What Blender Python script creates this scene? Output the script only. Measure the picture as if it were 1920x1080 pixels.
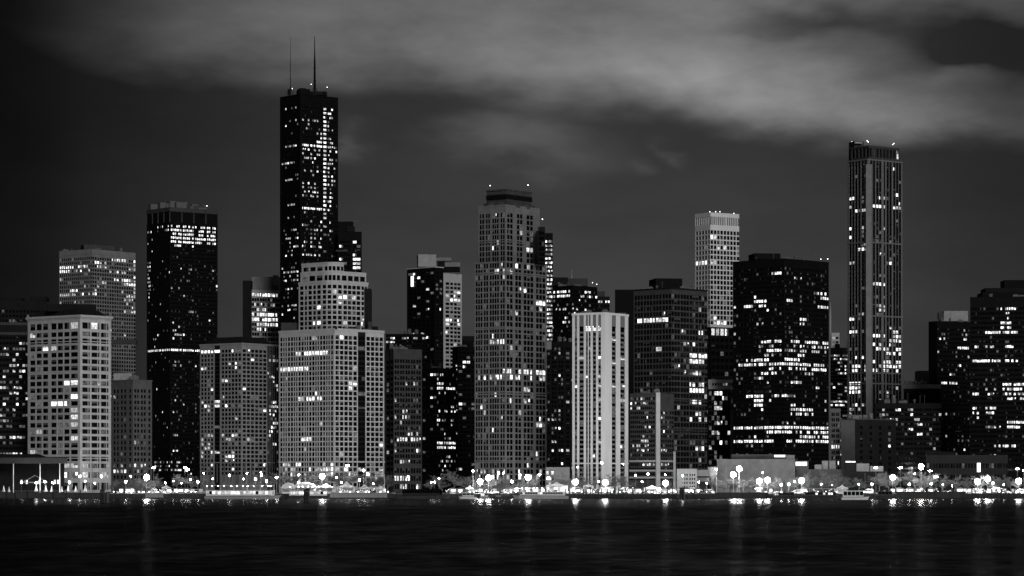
import bpy, bmesh, math, random, re
from mathutils import Vector, Matrix
R = random.Random(11)
sc = bpy.context.scene
for o in list(bpy.data.objects): bpy.data.objects.remove(o)
COL = sc.collection

# ------------------------------------------------------------------ camera
F = 5500.0          # focal length in pixels of the 1920 px wide photograph
HOR = 905.0         # horizon row
CAMH = 8.0
cd = bpy.data.cameras.new('camera'); cam = bpy.data.objects.new('camera', cd); COL.objects.link(cam)
cam.location = (0, 0, CAMH); cam.rotation_euler = (math.pi/2, 0, 0)
cd.sensor_width = 36; cd.lens = 36*F/1920; cd.shift_y = (HOR-540)/1920
cd.clip_start = 1; cd.clip_end = 60000
sc.camera = cam
# ------------------------------------------------------------------ exposure
sc.view_settings.view_transform = 'Standard'; sc.view_settings.look = 'None'
sc.view_settings.exposure = 0; sc.view_settings.gamma = 1
sc.cycles.use_denoising = True
sc.cycles.max_bounces = 4; sc.cycles.diffuse_bounces = 2; sc.cycles.glossy_bounces = 3
sc.cycles.sample_clamp_indirect = 4
sc.cycles.use_light_tree = True
# ------------------------------------------------------------------ night sky with city-lit cloud
SUN_EL, SUN_AZ = 22.0, 18.0    # faint glow of the city and moon behind the camera, a little to its right
w = bpy.data.worlds.new('World'); sc.world = w; w.use_nodes = True
nt = w.node_tree; nt.nodes.clear()
def wn(t, **k):
    n = nt.nodes.new(t)
    for a, b in k.items(): setattr(n, a, b)
    return n
def wl(a, b): nt.links.new(a, b)
def wm(op, a, b=None, c=None, clamp=False):
    n = wn('ShaderNodeMath', operation=op, use_clamp=clamp)
    for i, v in enumerate((a, b, c)):
        if v is None: continue
        if isinstance(v, (int, float)): n.inputs[i].default_value = v
        else: wl(v, n.inputs[i])
    return n.outputs[0]
tc = wn('ShaderNodeTexCoord'); sep = wn('ShaderNodeSeparateXYZ'); wl(tc.outputs['Generated'], sep.inputs[0])
az = wm('ARCTAN2', sep.outputs[0], sep.outputs[1]); el = wm('ARCSINE', sep.outputs[2])
# direction measured in hundredths of 1/55 radian: u 0..19.2 across the view, v up from the horizon
u0 = wm('MULTIPLY_ADD', az, 55.0, 9.6); v0 = wm('MULTIPLY', el, 55.0)
cb0 = wn('ShaderNodeCombineXYZ'); wl(u0, cb0.inputs[0]); wl(v0, cb0.inputs[1])
def wnoise(scale, sx, sy, rot, detail=4, rough=.55, off=0.0):
    mp = wn('ShaderNodeMapping'); mp.inputs['Scale'].default_value = (sx, sy, 1)
    mp.inputs['Rotation'].default_value = (0, 0, math.radians(rot)); mp.inputs['Location'].default_value = (off, off*.7, off*.3)
    wl(cb0.outputs[0], mp.inputs[0])
    n = wn('ShaderNodeTexNoise'); n.inputs['Scale'].default_value = scale; n.inputs['Detail'].default_value = detail
    n.inputs['Roughness'].default_value = rough; wl(mp.outputs[0], n.inputs['Vector'])
    return wm('SUBTRACT', n.outputs['Fac'], .5)
na = wnoise(.55, .55, 1.3, 8, 4, .5, 3.1); nb = wnoise(.8, .45, 1.2, 12, 4, .5, 9.4); nc = wnoise(.5, .6, 1.1, -6, 5, .55, 17.7); nd = wnoise(1.0, .5, 1.2, -10, 4, .5, 31.0)
u = wm('ADD', u0, wm('MULTIPLY', nb, 3.0)); v = wm('ADD', wm('ADD', v0, wm('MULTIPLY', na, 1.5)), wm('MULTIPLY', nd, .5))
def wcurve(inp, lo, hi, pts, vlo, vhi):
    fac = wm('DIVIDE', wm('SUBTRACT', inp, lo), hi-lo, clamp=True)
    fc = wn('ShaderNodeFloatCurve'); c = fc.mapping.curves[0]
    P = [((x-lo)/(hi-lo), (y-vlo)/(vhi-vlo)) for x, y in pts]
    c.points[0].location = P[0]; c.points[1].location = P[-1]
    for p in P[1:-1]: c.points.new(*p)
    fc.mapping.update(); wl(fac, fc.inputs['Value'])
    return wm('MULTIPLY_ADD', fc.outputs[0], vhi-vlo, vlo)
def smooth(x, a, b):
    n = wn('ShaderNodeMapRange', interpolation_type='SMOOTHSTEP'); wl(x, n.inputs[0])
    n.inputs[1].default_value = a; n.inputs[2].default_value = b; return n.outputs[0]
def blob(cx, cy, rx, ry, rot=0):     # soft elliptical mass of cloud
    r = math.radians(rot); dx = wm('SUBTRACT', u, cx); dy = wm('SUBTRACT', v, cy)
    a = wm('ADD', wm('MULTIPLY', dx, math.cos(r)/rx), wm('MULTIPLY', dy, math.sin(r)/rx))
    b = wm('ADD', wm('MULTIPLY', dx, -math.sin(r)/ry), wm('MULTIPLY', dy, math.cos(r)/ry))
    d = wm('ADD', wm('MULTIPLY', a, a), wm('MULTIPLY', b, b))
    return wm('EXPONENT', wm('MULTIPLY', d, -1))
# lower edge of the bright cloud deck, then its brightness along the view
edge = wcurve(u, -4, 24, [(-4, 8.6), (0, 7.9), (3, 7.6), (6, 7.55), (8.6, 7.35), (11, 6.95), (15, 6.65), (18.8, 6.4), (24, 6.2)], 5, 10)
deck = smooth(wm('SUBTRACT', v, edge), -.45, .75)
along = wcurve(u0, -4, 24, [(-4, .05), (0, .07), (2.2, .24), (4.5, .52), (7, .72), (11, .98), (14, 1.1), (16.5, .95), (18.2, .6), (20, .4), (24, .4)], 0, 1.4)
top = wm('MULTIPLY_ADD', smooth(wm('SUBTRACT', v, edge), .7, 2.2), -.28, 1.0)
deckb = wm('MULTIPLY', wm('MULTIPLY', deck, along), top)
ne = wnoise(2.2, .5, 1.3, -12, 6, .6, 47.0)
tex = wm('MULTIPLY_ADD', ne, .55, wm('MULTIPLY_ADD', nd, .9, wm('MULTIPLY_ADD', nc, 1.1, 1.04)))
lum = wm('MULTIPLY', deckb, .158)
for (cx, cy, rx, ry, rot, amp) in [
        (15.2, 8.5, 1.5, .2, -4, -.07), (17.4, 8.1, 2.2, .55, -8, -.075), (19.0, 7.8, 1.8, .8, -5, -.06), (17.3, 7.4, 1.4, .34, -16, -.035), (.6, 8.9, 2.6, 1.6, 0, -.012),
        (9.9, 6.4, 1.25, .4, -12, .05), (8.6, 6.5, .8, .3, 10, .026), (6.65, 6.3, .35, .22, -45, .03), (11.7, 5.8, .35, .16, -10, .022), (12.5, 6.0, .3, .12, -35, .022), (13.2, 7.35, 2.4, .34, -7, .04), (17.0, 6.75, 2.0, .22, -4, .05), (18.0, 7.5, .7, .22, 0, .03)]:
    lum = wm('ADD', lum, wm('MULTIPLY', blob(cx, cy, rx, ry, rot), amp))
lum = wm('MULTIPLY', wm('MAXIMUM', lum, 0), tex)
base = wcurve(u0, -4, 24, [(-4, .003), (0, .006), (2, .016), (5, .034), (10, .045), (15, .041), (19, .024), (24, .012)], 0, .06)
vert = wcurve(v0, 0, 10, [(0, 1.25), (3, 1.12), (5, .95), (6.5, .75), (8, .7), (10, .7)], 0, 1.5)
lum = wm('ADD', lum, wm('MULTIPLY', wm('MULTIPLY', base, vert), wm('MULTIPLY_ADD', nb, .6, 1.0)))
lum = wm('MAXIMUM', lum, .004)
# the physical sky with its sun below the horizon adds the last trace of twilight
sky = wn('ShaderNodeTexSky', sky_type='NISHITA'); sky.sun_disc = False
sky.sun_elevation = math.radians(-6); sky.sun_rotation = math.radians(180-SUN_AZ)
bw = wn('ShaderNodeRGBToBW'); wl(sky.outputs[0], bw.inputs[0])
lum = wm('ADD', lum, wm('MULTIPLY', bw.outputs[0], .05))
bg = wn('ShaderNodeBackground'); wl(lum, bg.inputs['Color']); bg.inputs['Strength'].default_value = 1.0
wo = wn('ShaderNodeOutputWorld'); wl(bg.outputs[0], wo.inputs[0])
# ------------------------------------------------------------------ one dim, wide sun lamp: moon and city glow from behind the camera
sd = bpy.data.lights.new('moon', 'SUN'); sd.energy = 1.45; sd.angle = math.radians(18); sd.color = (1, 1, 1)
so = bpy.data.objects.new('moon', sd); COL.objects.link(so)
e, a_ = math.radians(SUN_EL), math.radians(SUN_AZ)
dirv = Vector((-math.sin(a_)*math.cos(e), math.cos(a_)*math.cos(e), -math.sin(e)))
so.rotation_euler = dirv.to_track_quat('-Z', 'Y').to_euler()

# ------------------------------------------------------------------ materials
MATS = {}
def mat(name, base, rough=.8, var=.18, scale=.25, spec=.06, streak=0, metal=0):
    if name in MATS: return MATS[name]
    m = bpy.data.materials.new(name); m.use_nodes = True; t = m.node_tree; b = t.nodes['Principled BSDF']
    b.inputs['Roughness'].default_value = rough; b.inputs['Specular IOR Level'].default_value = spec; b.inputs['Metallic'].default_value = metal
    g = t.nodes.new('ShaderNodeNewGeometry')
    mp = t.nodes.new('ShaderNodeMapping'); t.links.new(g.outputs['Position'], mp.inputs[0])
    if streak: mp.inputs['Scale'].default_value = (1, 1, .12)
    n = t.nodes.new('ShaderNodeTexNoise'); n.inputs['Scale'].default_value = scale; n.inputs['Detail'].default_value = 6; n.inputs['Roughness'].default_value = .65
    t.links.new(mp.outputs[0], n.inputs['Vector'])
    r = t.nodes.new('ShaderNodeMapRange'); r.inputs[1].default_value = .25; r.inputs[2].default_value = .75
    r.inputs[3].default_value = base*(1-var); r.inputs[4].default_value = base*(1+var)
    t.links.new(n.outputs['Fac'], r.inputs[0]); t.links.new(r.outputs[0], b.inputs['Base Color'])
    MATS[name] = m; return m
def emit(name, strength, sample=False, var=0):
    if name in MATS: return MATS[name]
    m = bpy.data.materials.new(name); m.use_nodes = True; t = m.node_tree; t.nodes.clear()
    em = t.nodes.new('ShaderNodeEmission'); o = t.nodes.new('ShaderNodeOutputMaterial')
    em.inputs[0].default_value = (1, 1, 1, 1); em.inputs[1].default_value = strength
    if var:     # furniture, blinds and ceiling lights seen through the pane
        g = t.nodes.new('ShaderNodeNewGeometry'); n = t.nodes.new('ShaderNodeTexNoise'); n.inputs['Scale'].default_value = .9; n.inputs['Detail'].default_value = 3
        t.links.new(g.outputs['Position'], n.inputs['Vector'])
        r = t.nodes.new('ShaderNodeMapRange'); r.inputs[1].default_value = .3; r.inputs[2].default_value = .7; r.inputs[3].default_value = strength*(1-var); r.inputs[4].default_value = strength*(1+var)
        t.links.new(n.outputs['Fac'], r.inputs[0]); t.links.new(r.outputs[0], em.inputs[1])
    t.links.new(em.outputs[0], o.inputs[0])
    m.cycles.emission_sampling = 'AUTO' if sample else 'NONE'
    MATS[name] = m; return m
LIME = mat('limestone', .4, .85, .2, .2); PALE = mat('pale_concrete', .42, .85, .16, .25); WHITE = mat('white_stone', .64, .8, .12, .2, streak=1); BWHITE = mat('bright_white_stone', .72, .8, .08, .2)
GREYM = mat('grey_stone', .155, .85, .2, .2); MIDC = mat('mid_concrete', .2, .85, .2, .2); DIMC = mat('dim_concrete', .055, .85, .25, .2)
DARKC = mat('dark_cladding', .012, .75, .3, .2); BLACKM = mat('black_metal', .006, .7, .3, .3); BRICK = mat('brown_brick', .1, .9, .25, .3)
ROOFM = mat('roof_felt', .012, .9, .3, .3); GREYP = mat('grey_panel', .3, .7, .2, .3)
GLASS = mat('dark_glass', .004, .08, .3, .3, spec=.15); GLASS2 = mat('smoked_glass', .02, .2, .4, .5, spec=.4); BLIND = mat('window_blind', .09, .8, .4, .6)
LB = emit('window_light_bright', 1.7, var=.65); LW = emit('window_light_warm', .75, var=.65); LM = emit('window_light_medium', .45, var=.7); LD = emit('window_light_dim', .1, var=.8)
ASPH = mat('asphalt', .05, .9, .3, .15); PAVE = mat('paving', .22, .85, .2, .3); STEEL = mat('painted_steel', .12, .5, .2, 1, metal=0)
WPAINT = mat('white_paint', .75, .5, .1, 1); TARP = mat('white_canvas', .7, .8, .08, .6); BARK = mat('bark', .11, .9, .25, 2); TIMBER = mat('wet_timber', .03, .7, .4, 1.5)
SEAW = mat('weathered_quay_concrete', .05, .9, .4, .5, streak=1); SHEET = mat('pale_sheet_piling', .28, .8, .3, .8, streak=1)
GLOBE = emit('lamp_glass', 330, True); GLOBES = emit('small_lamp_glass', 130, True); BOLL = emit('bollard_glass', 14); BEACON = emit('beacon_glass', 5); SIGNL = emit('lit_panel', 2.0, True)

# ------------------------------------------------------------------ mesh helpers
class MB:
    def __init__(s): s.v = []; s.f = []; s.m = []; s.mats = []
    def mi(s, m):
        if m not in s.mats: s.mats.append(m)
        return s.mats.index(m)
    def poly(s, pts, m):
        i = len(s.v); s.v += [tuple(p) for p in pts]; s.f.append(tuple(range(i, i+len(pts)))); s.m.append(s.mi(m))
    def box(s, x0, x1, y0, y1, z0, z1, m):
        i = len(s.v); s.v += [(x, y, z) for z in (z0, z1) for y in (y0, y1) for x in (x0, x1)]
        for q in ((0,2,3,1), (4,5,7,6), (0,1,5,4), (1,3,7,5), (3,2,6,7), (2,0,4,6)): s.f.append(tuple(i+k for k in q)); s.m.append(s.mi(m))
    def prism(s, poly, z0, z1, m, poly1=None):     # poly counter-clockwise or not, closed
        n = len(poly); poly1 = poly1 or poly; i = len(s.v)
        s.v += [(p[0], p[1], z0) for p in poly] + [(p[0], p[1], z1) for p in poly1]; k = s.mi(m)
        for a in range(n): b = (a+1) % n; s.f.append((i+a, i+b, i+n+b, i+n+a)); s.m.append(k)
        s.f.append(tuple(i+n+a for a in range(n))); s.m.append(k); s.f.append(tuple(i+a for a in range(n-1, -1, -1))); s.m.append(k)
    def tube(s, p, q, r0, r1, m, n=6):
        p, q = Vector(p), Vector(q); d = (q-p).normalized(); a = d.orthogonal().normalized(); b = d.cross(a); i = len(s.v); k = s.mi(m)
        for c, r in ((p, r0), (q, r1)):
            for j in range(n):
                t = 2*math.pi*j/n; s.v.append(tuple(c + a*(r*math.cos(t)) + b*(r*math.sin(t))))
        for j in range(n): s.f.append((i+j, i+(j+1) % n, i+n+(j+1) % n, i+n+j)); s.m.append(k)
        if n > 3:
            s.f.append(tuple(i+j for j in range(n))); s.m.append(k); s.f.append(tuple(i+n+j for j in range(n))); s.m.append(k)
    def ball(s, c, r, m, nu=10, nv=7, sz=1.0):
        i = len(s.v); k = s.mi(m)
        for a in range(nv+1):
            th = math.pi*a/nv
            for b in range(nu):
                ph = 2*math.pi*b/nu; s.v.append((c[0]+r*math.sin(th)*math.cos(ph), c[1]+r*math.sin(th)*math.sin(ph), c[2]+r*sz*math.cos(th)))
        for a in range(nv):
            for b in range(nu): s.f.append((i+a*nu+b, i+a*nu+(b+1) % nu, i+(a+1)*nu+(b+1) % nu, i+(a+1)*nu+b)); s.m.append(k)
    def lathe(s, c, prof, m, n=10):       # prof: list of (r, z)
        i = len(s.v); k = s.mi(m)
        for r, z in prof:
            for b in range(n): t = 2*math.pi*b/n; s.v.append((c[0]+r*math.cos(t), c[1]+r*math.sin(t), c[2]+z))
        for a in range(len(prof)-1):
            for b in range(n): s.f.append((i+a*n+b, i+a*n+(b+1) % n, i+(a+1)*n+(b+1) % n, i+(a+1)*n+b)); s.m.append(k)
    def mesh(s, name, off=(0, 0, 0), smooth=False):
        me = bpy.data.meshes.new(name)
        me.from_pydata([(x-off[0], y-off[1], z-off[2]) for x, y, z in s.v], [], s.f)
        for m in s.mats: me.materials.append(m)
        me.polygons.foreach_set('material_index', s.m)
        if smooth: me.polygons.foreach_set('use_smooth', [True]*len(s.f))
        me.update(); return me
    def build(s, name, parent=None, world=True, loc=None, smooth=False):
        off = tuple(parent.location) if (parent is not None and world) else (0, 0, 0)
        o = bpy.data.objects.new(name, s.mesh(name, off, smooth)); COL.objects.link(o)
        if parent is not None: o.parent = parent
        if loc is not None: o.location = loc
        return o
def thing(name, label, cat, loc=(0, 0, 0), rz=0, group=None):
    o = bpy.data.objects.new(name, None); COL.objects.link(o); o.empty_display_size = .5
    o.location = loc; o.rotation_euler = (0, 0, rz); o['label'] = label; o['category'] = cat
    if group: o['group'] = group
    return o
def copy_tree(o, parent=None):
    c = o.copy(); COL.objects.link(c); c.parent = parent
    for ch in o.children: copy_tree(ch, c)
    return c
def XP(px, Y): return (px-960)/F*Y
def ZP(py, Y): return CAMH + (HOR-py)/F*Y
GZ = 2.4     # level of the quay and the streets behind it

# ------------------------------------------------------------------ water, land, quay
SHORE = 1467.0
m = bpy.data.materials.new('lake_water'); m.use_nodes = True; t = m.node_tree; t.nodes.clear()
def tn(ty, **k):
    n = t.nodes.new(ty)
    for a, b in k.items(): setattr(n, a, b)
    return n
g = tn('ShaderNodeNewGeometry')
def wnz(scale, sx, sy, det=3, rot=0):
    mp = tn('ShaderNodeMapping'); mp.inputs['Scale'].default_value = (sx, sy, 1); mp.inputs['Rotation'].default_value = (0, 0, rot); t.links.new(g.outputs['Position'], mp.inputs[0])
    n = tn('ShaderNodeTexNoise'); n.inputs['Scale'].default_value = scale; n.inputs['Detail'].default_value = det; t.links.new(mp.outputs[0], n.inputs['Vector']); return n.outputs['Fac']
def mr(x, a, b, c, d, it='SMOOTHSTEP'):
    n = tn('ShaderNodeMapRange', interpolation_type=it); t.links.new(x, n.inputs[0])
    for k, vv in enumerate((a, b, c, d)): n.inputs[k+1].default_value = vv
    return n.outputs[0]
def tm(op, a, b):
    n = tn('ShaderNodeMath', operation=op)
    for k, vv in enumerate((a, b)):
        if isinstance(vv, (int, float)): n.inputs[k].default_value = vv
        else: t.links.new(vv, n.inputs[k])
    return n.outputs[0]
def wavebump(h, dist, prev):
    bp = tn('ShaderNodeBump'); bp.inputs['Strength'].default_value = 1; bp.inputs['Distance'].default_value = dist; t.links.new(h, bp.inputs['Height'])
    if prev: t.links.new(prev, bp.inputs['Normal'])
    return bp.outputs[0]
nn = wavebump(wnz(.03, .5, 1.4, 2, .1), 2.5, None); nn = wavebump(wnz(.18, .5, 1.5, 4, -.08), 1.1, nn); nn = wavebump(wnz(.9, .7, 1.3, 3, .15), .25, nn)
sx_ = tn('ShaderNodeSeparateXYZ'); t.links.new(g.outputs['Position'], sx_.inputs[0])
# wind lanes: chop covers the open lake, the strip under the quay lies sheltered and calm
calm = mr(tm('ADD', sx_.outputs[1], tm('MULTIPLY', wnz(.012, 1.5, 1.2, 3), 360)), 1000, 1420, 0, 1)
lane = tm('MULTIPLY', mr(wnz(.016, 3.5, 1.2, 4, .03), .3, .75, .45, 1.5), mr(wnz(.09, 2.2, 1.2, 4, -.03), .3, .7, .55, 1.5))
lane = tm('MULTIPLY', lane, mr(wnz(.32, 1.2, 1.0, 4, .06), .3, .7, .5, 1.6))
refl = tm('ADD', tm('MULTIPLY', lane, .045), tm('MULTIPLY', calm, .1)); rgh = tm('SUBTRACT', .27, tm('MULTIPLY', calm, .11))
gl_ = tn('ShaderNodeBsdfGlossy'); t.links.new(rgh, gl_.inputs['Roughness']); t.links.new(nn, gl_.inputs['Normal']); t.links.new(refl, gl_.inputs['Color'])
df = tn('ShaderNodeBsdfDiffuse'); df.inputs[0].default_value = (.003, .003, .003, 1)
ad = tn('ShaderNodeAddShader'); t.links.new(gl_.outputs[0], ad.inputs[0]); t.links.new(df.outputs[0], ad.inputs[1]); ot = tn('ShaderNodeOutputMaterial'); t.links.new(ad.outputs[0], ot.inputs[0]); WATER = m
s_ = MB(); s_.poly([(-2990, -300, 0), (2990, -300, 0), (2990, SHORE+2, 0), (-2990, SHORE+2, 0)], WATER); o = s_.build('water'); o['kind'] = 'structure'
s_ = MB(); s_.poly([(-2990, SHORE+1, GZ), (2990, SHORE+1, GZ), (2990, 4900, GZ), (-2990, 4900, GZ)], ASPH); o = s_.build('ground'); o['kind'] = 'structure'
s_ = MB(); s_.poly([(-2990, SHORE+.9, GZ+.006), (2990, SHORE+.9, GZ+.006), (2990, SHORE+16, GZ+.006), (-2990, SHORE+16, GZ+.006)], PAVE); o = s_.build('pavement'); o['kind'] = 'structure'
s_ = MB(); s_.box(-2990, 2990, SHORE+16, SHORE+16.4, GZ-.2, GZ+.13, PAVE); o = s_.build('kerb'); o['kind'] = 'structure'
def quay(x0, x1, ymat, dy, top, ribs):
    s = MB(); X0, X1 = XP(x0, SHORE), XP(x1, SHORE)
    s.box(X0, X1, SHORE-dy, SHORE+1.2, -3, GZ+top-.28, ymat)
    s.box(X0-.02, X1+.02, SHORE-dy-.25, SHORE+1.3, GZ+top-.28, GZ+top, PAVE if ymat is SHEET else SEAW)
    if ribs:
        x = X0+.6
        while x < X1-.5: s.box(x, x+.45, SHORE-dy-.18, SHORE-dy+.1, -3, GZ+top-.3, ymat); x += 1.25
    s.box(X0, X1, SHORE-dy-.4, SHORE-dy+.05, -2, .55, TIMBER)
    o = s.build('seawall'); o['kind'] = 'structure'
quay(-5000, 205, SEAW, 1.5, .6, 0); quay(205.05, 273, SEAW, .2, .0, 0); quay(273.05, 306, SHEET, .9, .3, 1); quay(306.05, 384, SEAW, .1, -.1, 0)
quay(384.05, 528, SEAW, .2, .05, 0); quay(528.05, 619, SEAW, .3, .1, 0); quay(619.05, 726, SHEET, .6, .5, 1); quay(726.05, 1085, SEAW, .2, 0, 0)
quay(1085.05, 1340, SEAW, .4, -.1, 1); quay(1340.05, 1440, SHEET if 0 else SEAW, .9, .7, 0); quay(1440.05, 1680, SEAW, .2, .0, 0); quay(1680.05, 1810, SEAW, 1.2, 1.2, 0); quay(1810.05, 7000, SEAW, .3, .2, 1)

# ------------------------------------------------------------------ buildings
def parse(p): return [(k, float(n)) for k, n in re.findall(r'([a-z])([\d.]+)', p)]
OCC = []; PEND = []
def plan(xl, xc, xr, Yc, th):
    """corner plan: left face recedes to xl, right face to xr (pixels of the photograph), turned by th degrees"""
    r = math.radians(th); C = Vector((XP(xc, Yc), Yc))
    if xl >= xc-2:
        k = ((xc if xc+xr > 1920 else xr)-960)/F; d = Vector((1, -k)).normalized(); kr = (xr-960)/F; return [C, C + d*((kr*C.y - C.x)/(d.x - kr*d.y))]
    def far(px, d):
        k = (px-960)/F; wd = (k*C.y - C.x)/(d.x - k*d.y); return C + d*wd
    L = far(xl, Vector((-math.cos(r), math.sin(r)))) if xl < xc-2 else None
    Rr = far(xr, Vector((math.sin(r), math.cos(r)))) if xr > xc+.5 else None
    return [p for p in (L, C, Rr) if p is not None]
def close(vis, depth=40):
    if len(vis) == 3: return list(vis) + [vis[0]+vis[2]-vis[1]]
    if len(vis) == 2:
        t = (vis[1]-vis[0]).normalized(); n = Vector((-t.y, t.x))*depth; return list(vis) + [vis[1]+n, vis[0]+n]
    t = (vis[-1]-vis[0]).normalized(); n = Vector((-t.y, t.x))*depth*.6
    return list(vis) + [vis[-1]+n, vis[0]+n]
def inset(poly, d):
    c = sum(poly, Vector((0, 0)))/len(poly); return [c + (p-c)*(1 - d/max((p-c).length, .01)) for p in poly]
def S(cols, pitch=9, hf=.6, mode='p', ds=.0, dg=.35, top=6, bot=10, mull=0, wall=None, span=None, slot=None, rows=None, glass=None, n=1):
    return dict(cols=cols*n, pitch=pitch, hf=hf, mode=mode, ds=ds, dg=dg, top=top, bot=bot, mull=mull, wall=wall, span=span, slot=slot, rows=rows, glass=glass)
class Building:
    def __init__(s, name, label, Y, px, lit=.03, rules=(), cat='building', small=False, run=3.0, blind=.06, seed=0):
        s.root = thing(name, label, cat, (XP(px, Y), Y, GZ)); s.Y = Y; s.lit = lit; s.rules = rules; s.wins = []; s.small = small; s.run = run; s.blind = blind
        s.R = random.Random(seed or hash_(label)); PEND.append(s)
    def z(s, py): return ZP(py, s.Y)
    def mass(s, vis, ytop, ybot, styles, wall, span=None, depth=40, part='wall', roof=ROOFM):
        z1 = s.z(ytop); z0 = GZ if ybot is None else s.z(ybot); mpp = s.Y/F
        mb = MB(); full = close(vis, depth)
        for i in range(len(vis)-1): s.face(mb, vis[i], vis[i+1], z0, z1, styles[min(i, len(styles)-1)], wall, span or wall, mpp)
        for i in range(len(vis)-1, len(full)):
            a, b = full[i], full[(i+1) % len(full)]; mb.poly([(a.x, a.y, z0), (b.x, b.y, z0), (b.x, b.y, z1), (a.x, a.y, z1)], wall)
        mb.poly([(p.x, p.y, z1) for p in full], roof); mb.poly([(p.x, p.y, z0) for p in full], wall)
        xs = [960+F*p.x/p.y for p in vis]; OCC.append((min(xs), max(xs), HOR-(z1-CAMH)*F/s.Y, HOR-(z0-CAMH)*F/s.Y, min(p.y for p in vis), s))
        return mb.build(part, s.root)
    def face(s, mb, A, B, z0, z1, st, wall, span, mpp):
        L = (B-A).length; t = (B-A)/L; n = Vector((t.y, -t.x)); wall = st['wall'] or wall; span = st['span'] or span; slot = st['slot'] or DARKC
        if st['cols'] is None or st['cols'] == '':
            mb.poly([(A.x, A.y, z0), (B.x, B.y, z0), (B.x, B.y, z1), (A.x, A.y, z1)], wall); return
        cols = [(k, c*(.74 if k == 'p' and c < 6 else 1)) for k, c in parse(st['cols'])]; tot = sum(c for _, c in cols); cs = []; x = 0
        for k, c in cols: cs.append((k, x, x+c*L/tot)); x += c*L/tot
        if st['rows']: rows = [(k, h) for k, h in parse(st['rows'])]
        else:
            H = (z1-z0)/mpp; nf = max(1, round((H-st['top']-st['bot'])/st['pitch'])); p = (H-st['top']-st['bot'])/nf; hf = min(.8, st['hf']*1.08)
            rows = [('s', st['bot'])] + [('w', p*hf), ('s', p*(1-hf))]*nf + [('s', st['top'])]
        rt = sum(h for _, h in rows); rs = []; z = z0
        for k, h in rows:
            h2 = h*(z1-z0)/rt
            if rs and rs[-1][0] == 's' and k == 's': rs[-1] = ('s', rs[-1][1], z+h2)
            else: rs.append((k, z, z+h2))
            z += h2
        ds, dg = st['ds'], st['dg']
        def P(sx, d, zz): q = A + t*sx - n*d; return (q.x, q.y, zz)
        def quad(a0, a1, d, b0, b1, mm): mb.poly([P(a0, d, b0), P(a1, d, b0), P(a1, d, b1), P(a0, d, b1)], mm)
        if st['mode'] == 'p':
            for k, a0, a1 in cs:
                if k == 'p': quad(a0, a1, 0, z0, z1, wall); continue
                for a in (a0, a1): mb.poly([P(a, 0, z0), P(a, dg, z0), P(a, dg, z1), P(a, 0, z1)], wall)
                for rk, b0, b1 in rs:
                    if rk == 's':
                        d = ds if k == 'w' else min(dg-.05, .28); mm = span if k == 'w' else slot
                        quad(a0, a1, d, b0, b1, mm)
                        for bb in (b0, b1): mb.poly([P(a0, d, bb), P(a1, d, bb), P(a1, dg, bb), P(a0, dg, bb)], mm)
        else:
            for rk, b0, b1 in rs:
                if rk == 's': quad(0, L, 0, b0, b1, span); continue
                for bb in (b0, b1): mb.poly([P(0, 0, bb), P(L, 0, bb), P(L, dg, bb), P(0, dg, bb)], span)
                for k, a0, a1 in cs:
                    if k == 'p':
                        quad(a0, a1, ds, b0, b1, wall)
                        for a in (a0, a1): mb.poly([P(a, ds, b0), P(a, dg, b0), P(a, dg, b1), P(a, ds, b1)], wall)
        ang = math.atan2(t.y, t.x)
        for ri, (rk, b0, b1) in enumerate(rs):
            if rk != 'w': continue
            prev = False; rowf = s.R.choice((.25, .5, 1, 1, 2.4))
            for k, a0, a1 in cs:
                if k == 'p': continue
                q = A + t*((a0+a1)/2) - n*dg; zc = (b0+b1)/2; px = 960+F*q.x/q.y; py = HOR-(zc-CAMH)*F/q.y
                pr = None
                for ru in s.rules:
                    if ru[0] <= px <= ru[2] and ru[1] <= py <= ru[3]: pr = ru; break
                if pr: lit = s.R.random() < pr[4]
                else: lit = s.R.random() < min(.8, s.lit*rowf*(s.run if prev else 1))
                prev = lit
                bright = pr is not None and len(pr) > 5
                if lit: var = s.R.choice(['L0', 'L0', 'L0', 'L1', 'L6', 'L6', 'L7', 'L2', 'L3']) if bright else s.R.choice(['L0', 'L1', 'L7', 'L2', 'L3', 'L3', 'L3', 'L8', 'L8', 'L4', 'L5', 'L5', 'L5'])
                else:
                    x = s.R.random(); var = 'L5' if x < s.lit*1.6+.01 else ('B0' if x < s.lit*1.6+.01+s.blind else ('B1' if x < s.lit*1.6+.01+2*s.blind else 'D0'))
                s.wins.append((q.x, q.y, zc, ang, a1-a0, b1-b0, var, st['mull'], px, py, st['glass'] or GLASS))
    def slab(s, poly, z0, z1, mm, part): mb = MB(); mb.prism([(p.x, p.y) for p in poly], z0, z1, mm); return mb.build(part, s.root)
    def box(s, x0, x1, y0, y1, mm, part, dY=10, thick=14, th=0):      # a block on the roof, by its place in the photograph
        Y = s.Y+dY; mb = MB(); X0, X1 = XP(x0, Y), XP(x1, Y); c = (X0+X1)/2; hw = (X1-X0)/2
        r = math.radians(th); pts = []
        for a, b in ((-hw, 0), (hw, 0), (hw, thick), (-hw, thick)): pts.append((c+a*math.cos(r)-b*math.sin(r), Y+a*math.sin(r)+b*math.cos(r)))
        mb.prism(pts, ZP(y1, Y), ZP(y0, Y), mm); return mb.build(part, s.root)
    def cornice(s, vis, y, h, out, mm, part='cornice', depth=40):
        z = s.z(y); full = close(vis, depth); s.slab(inset(full, -out), z, z+h, mm, part)
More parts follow.
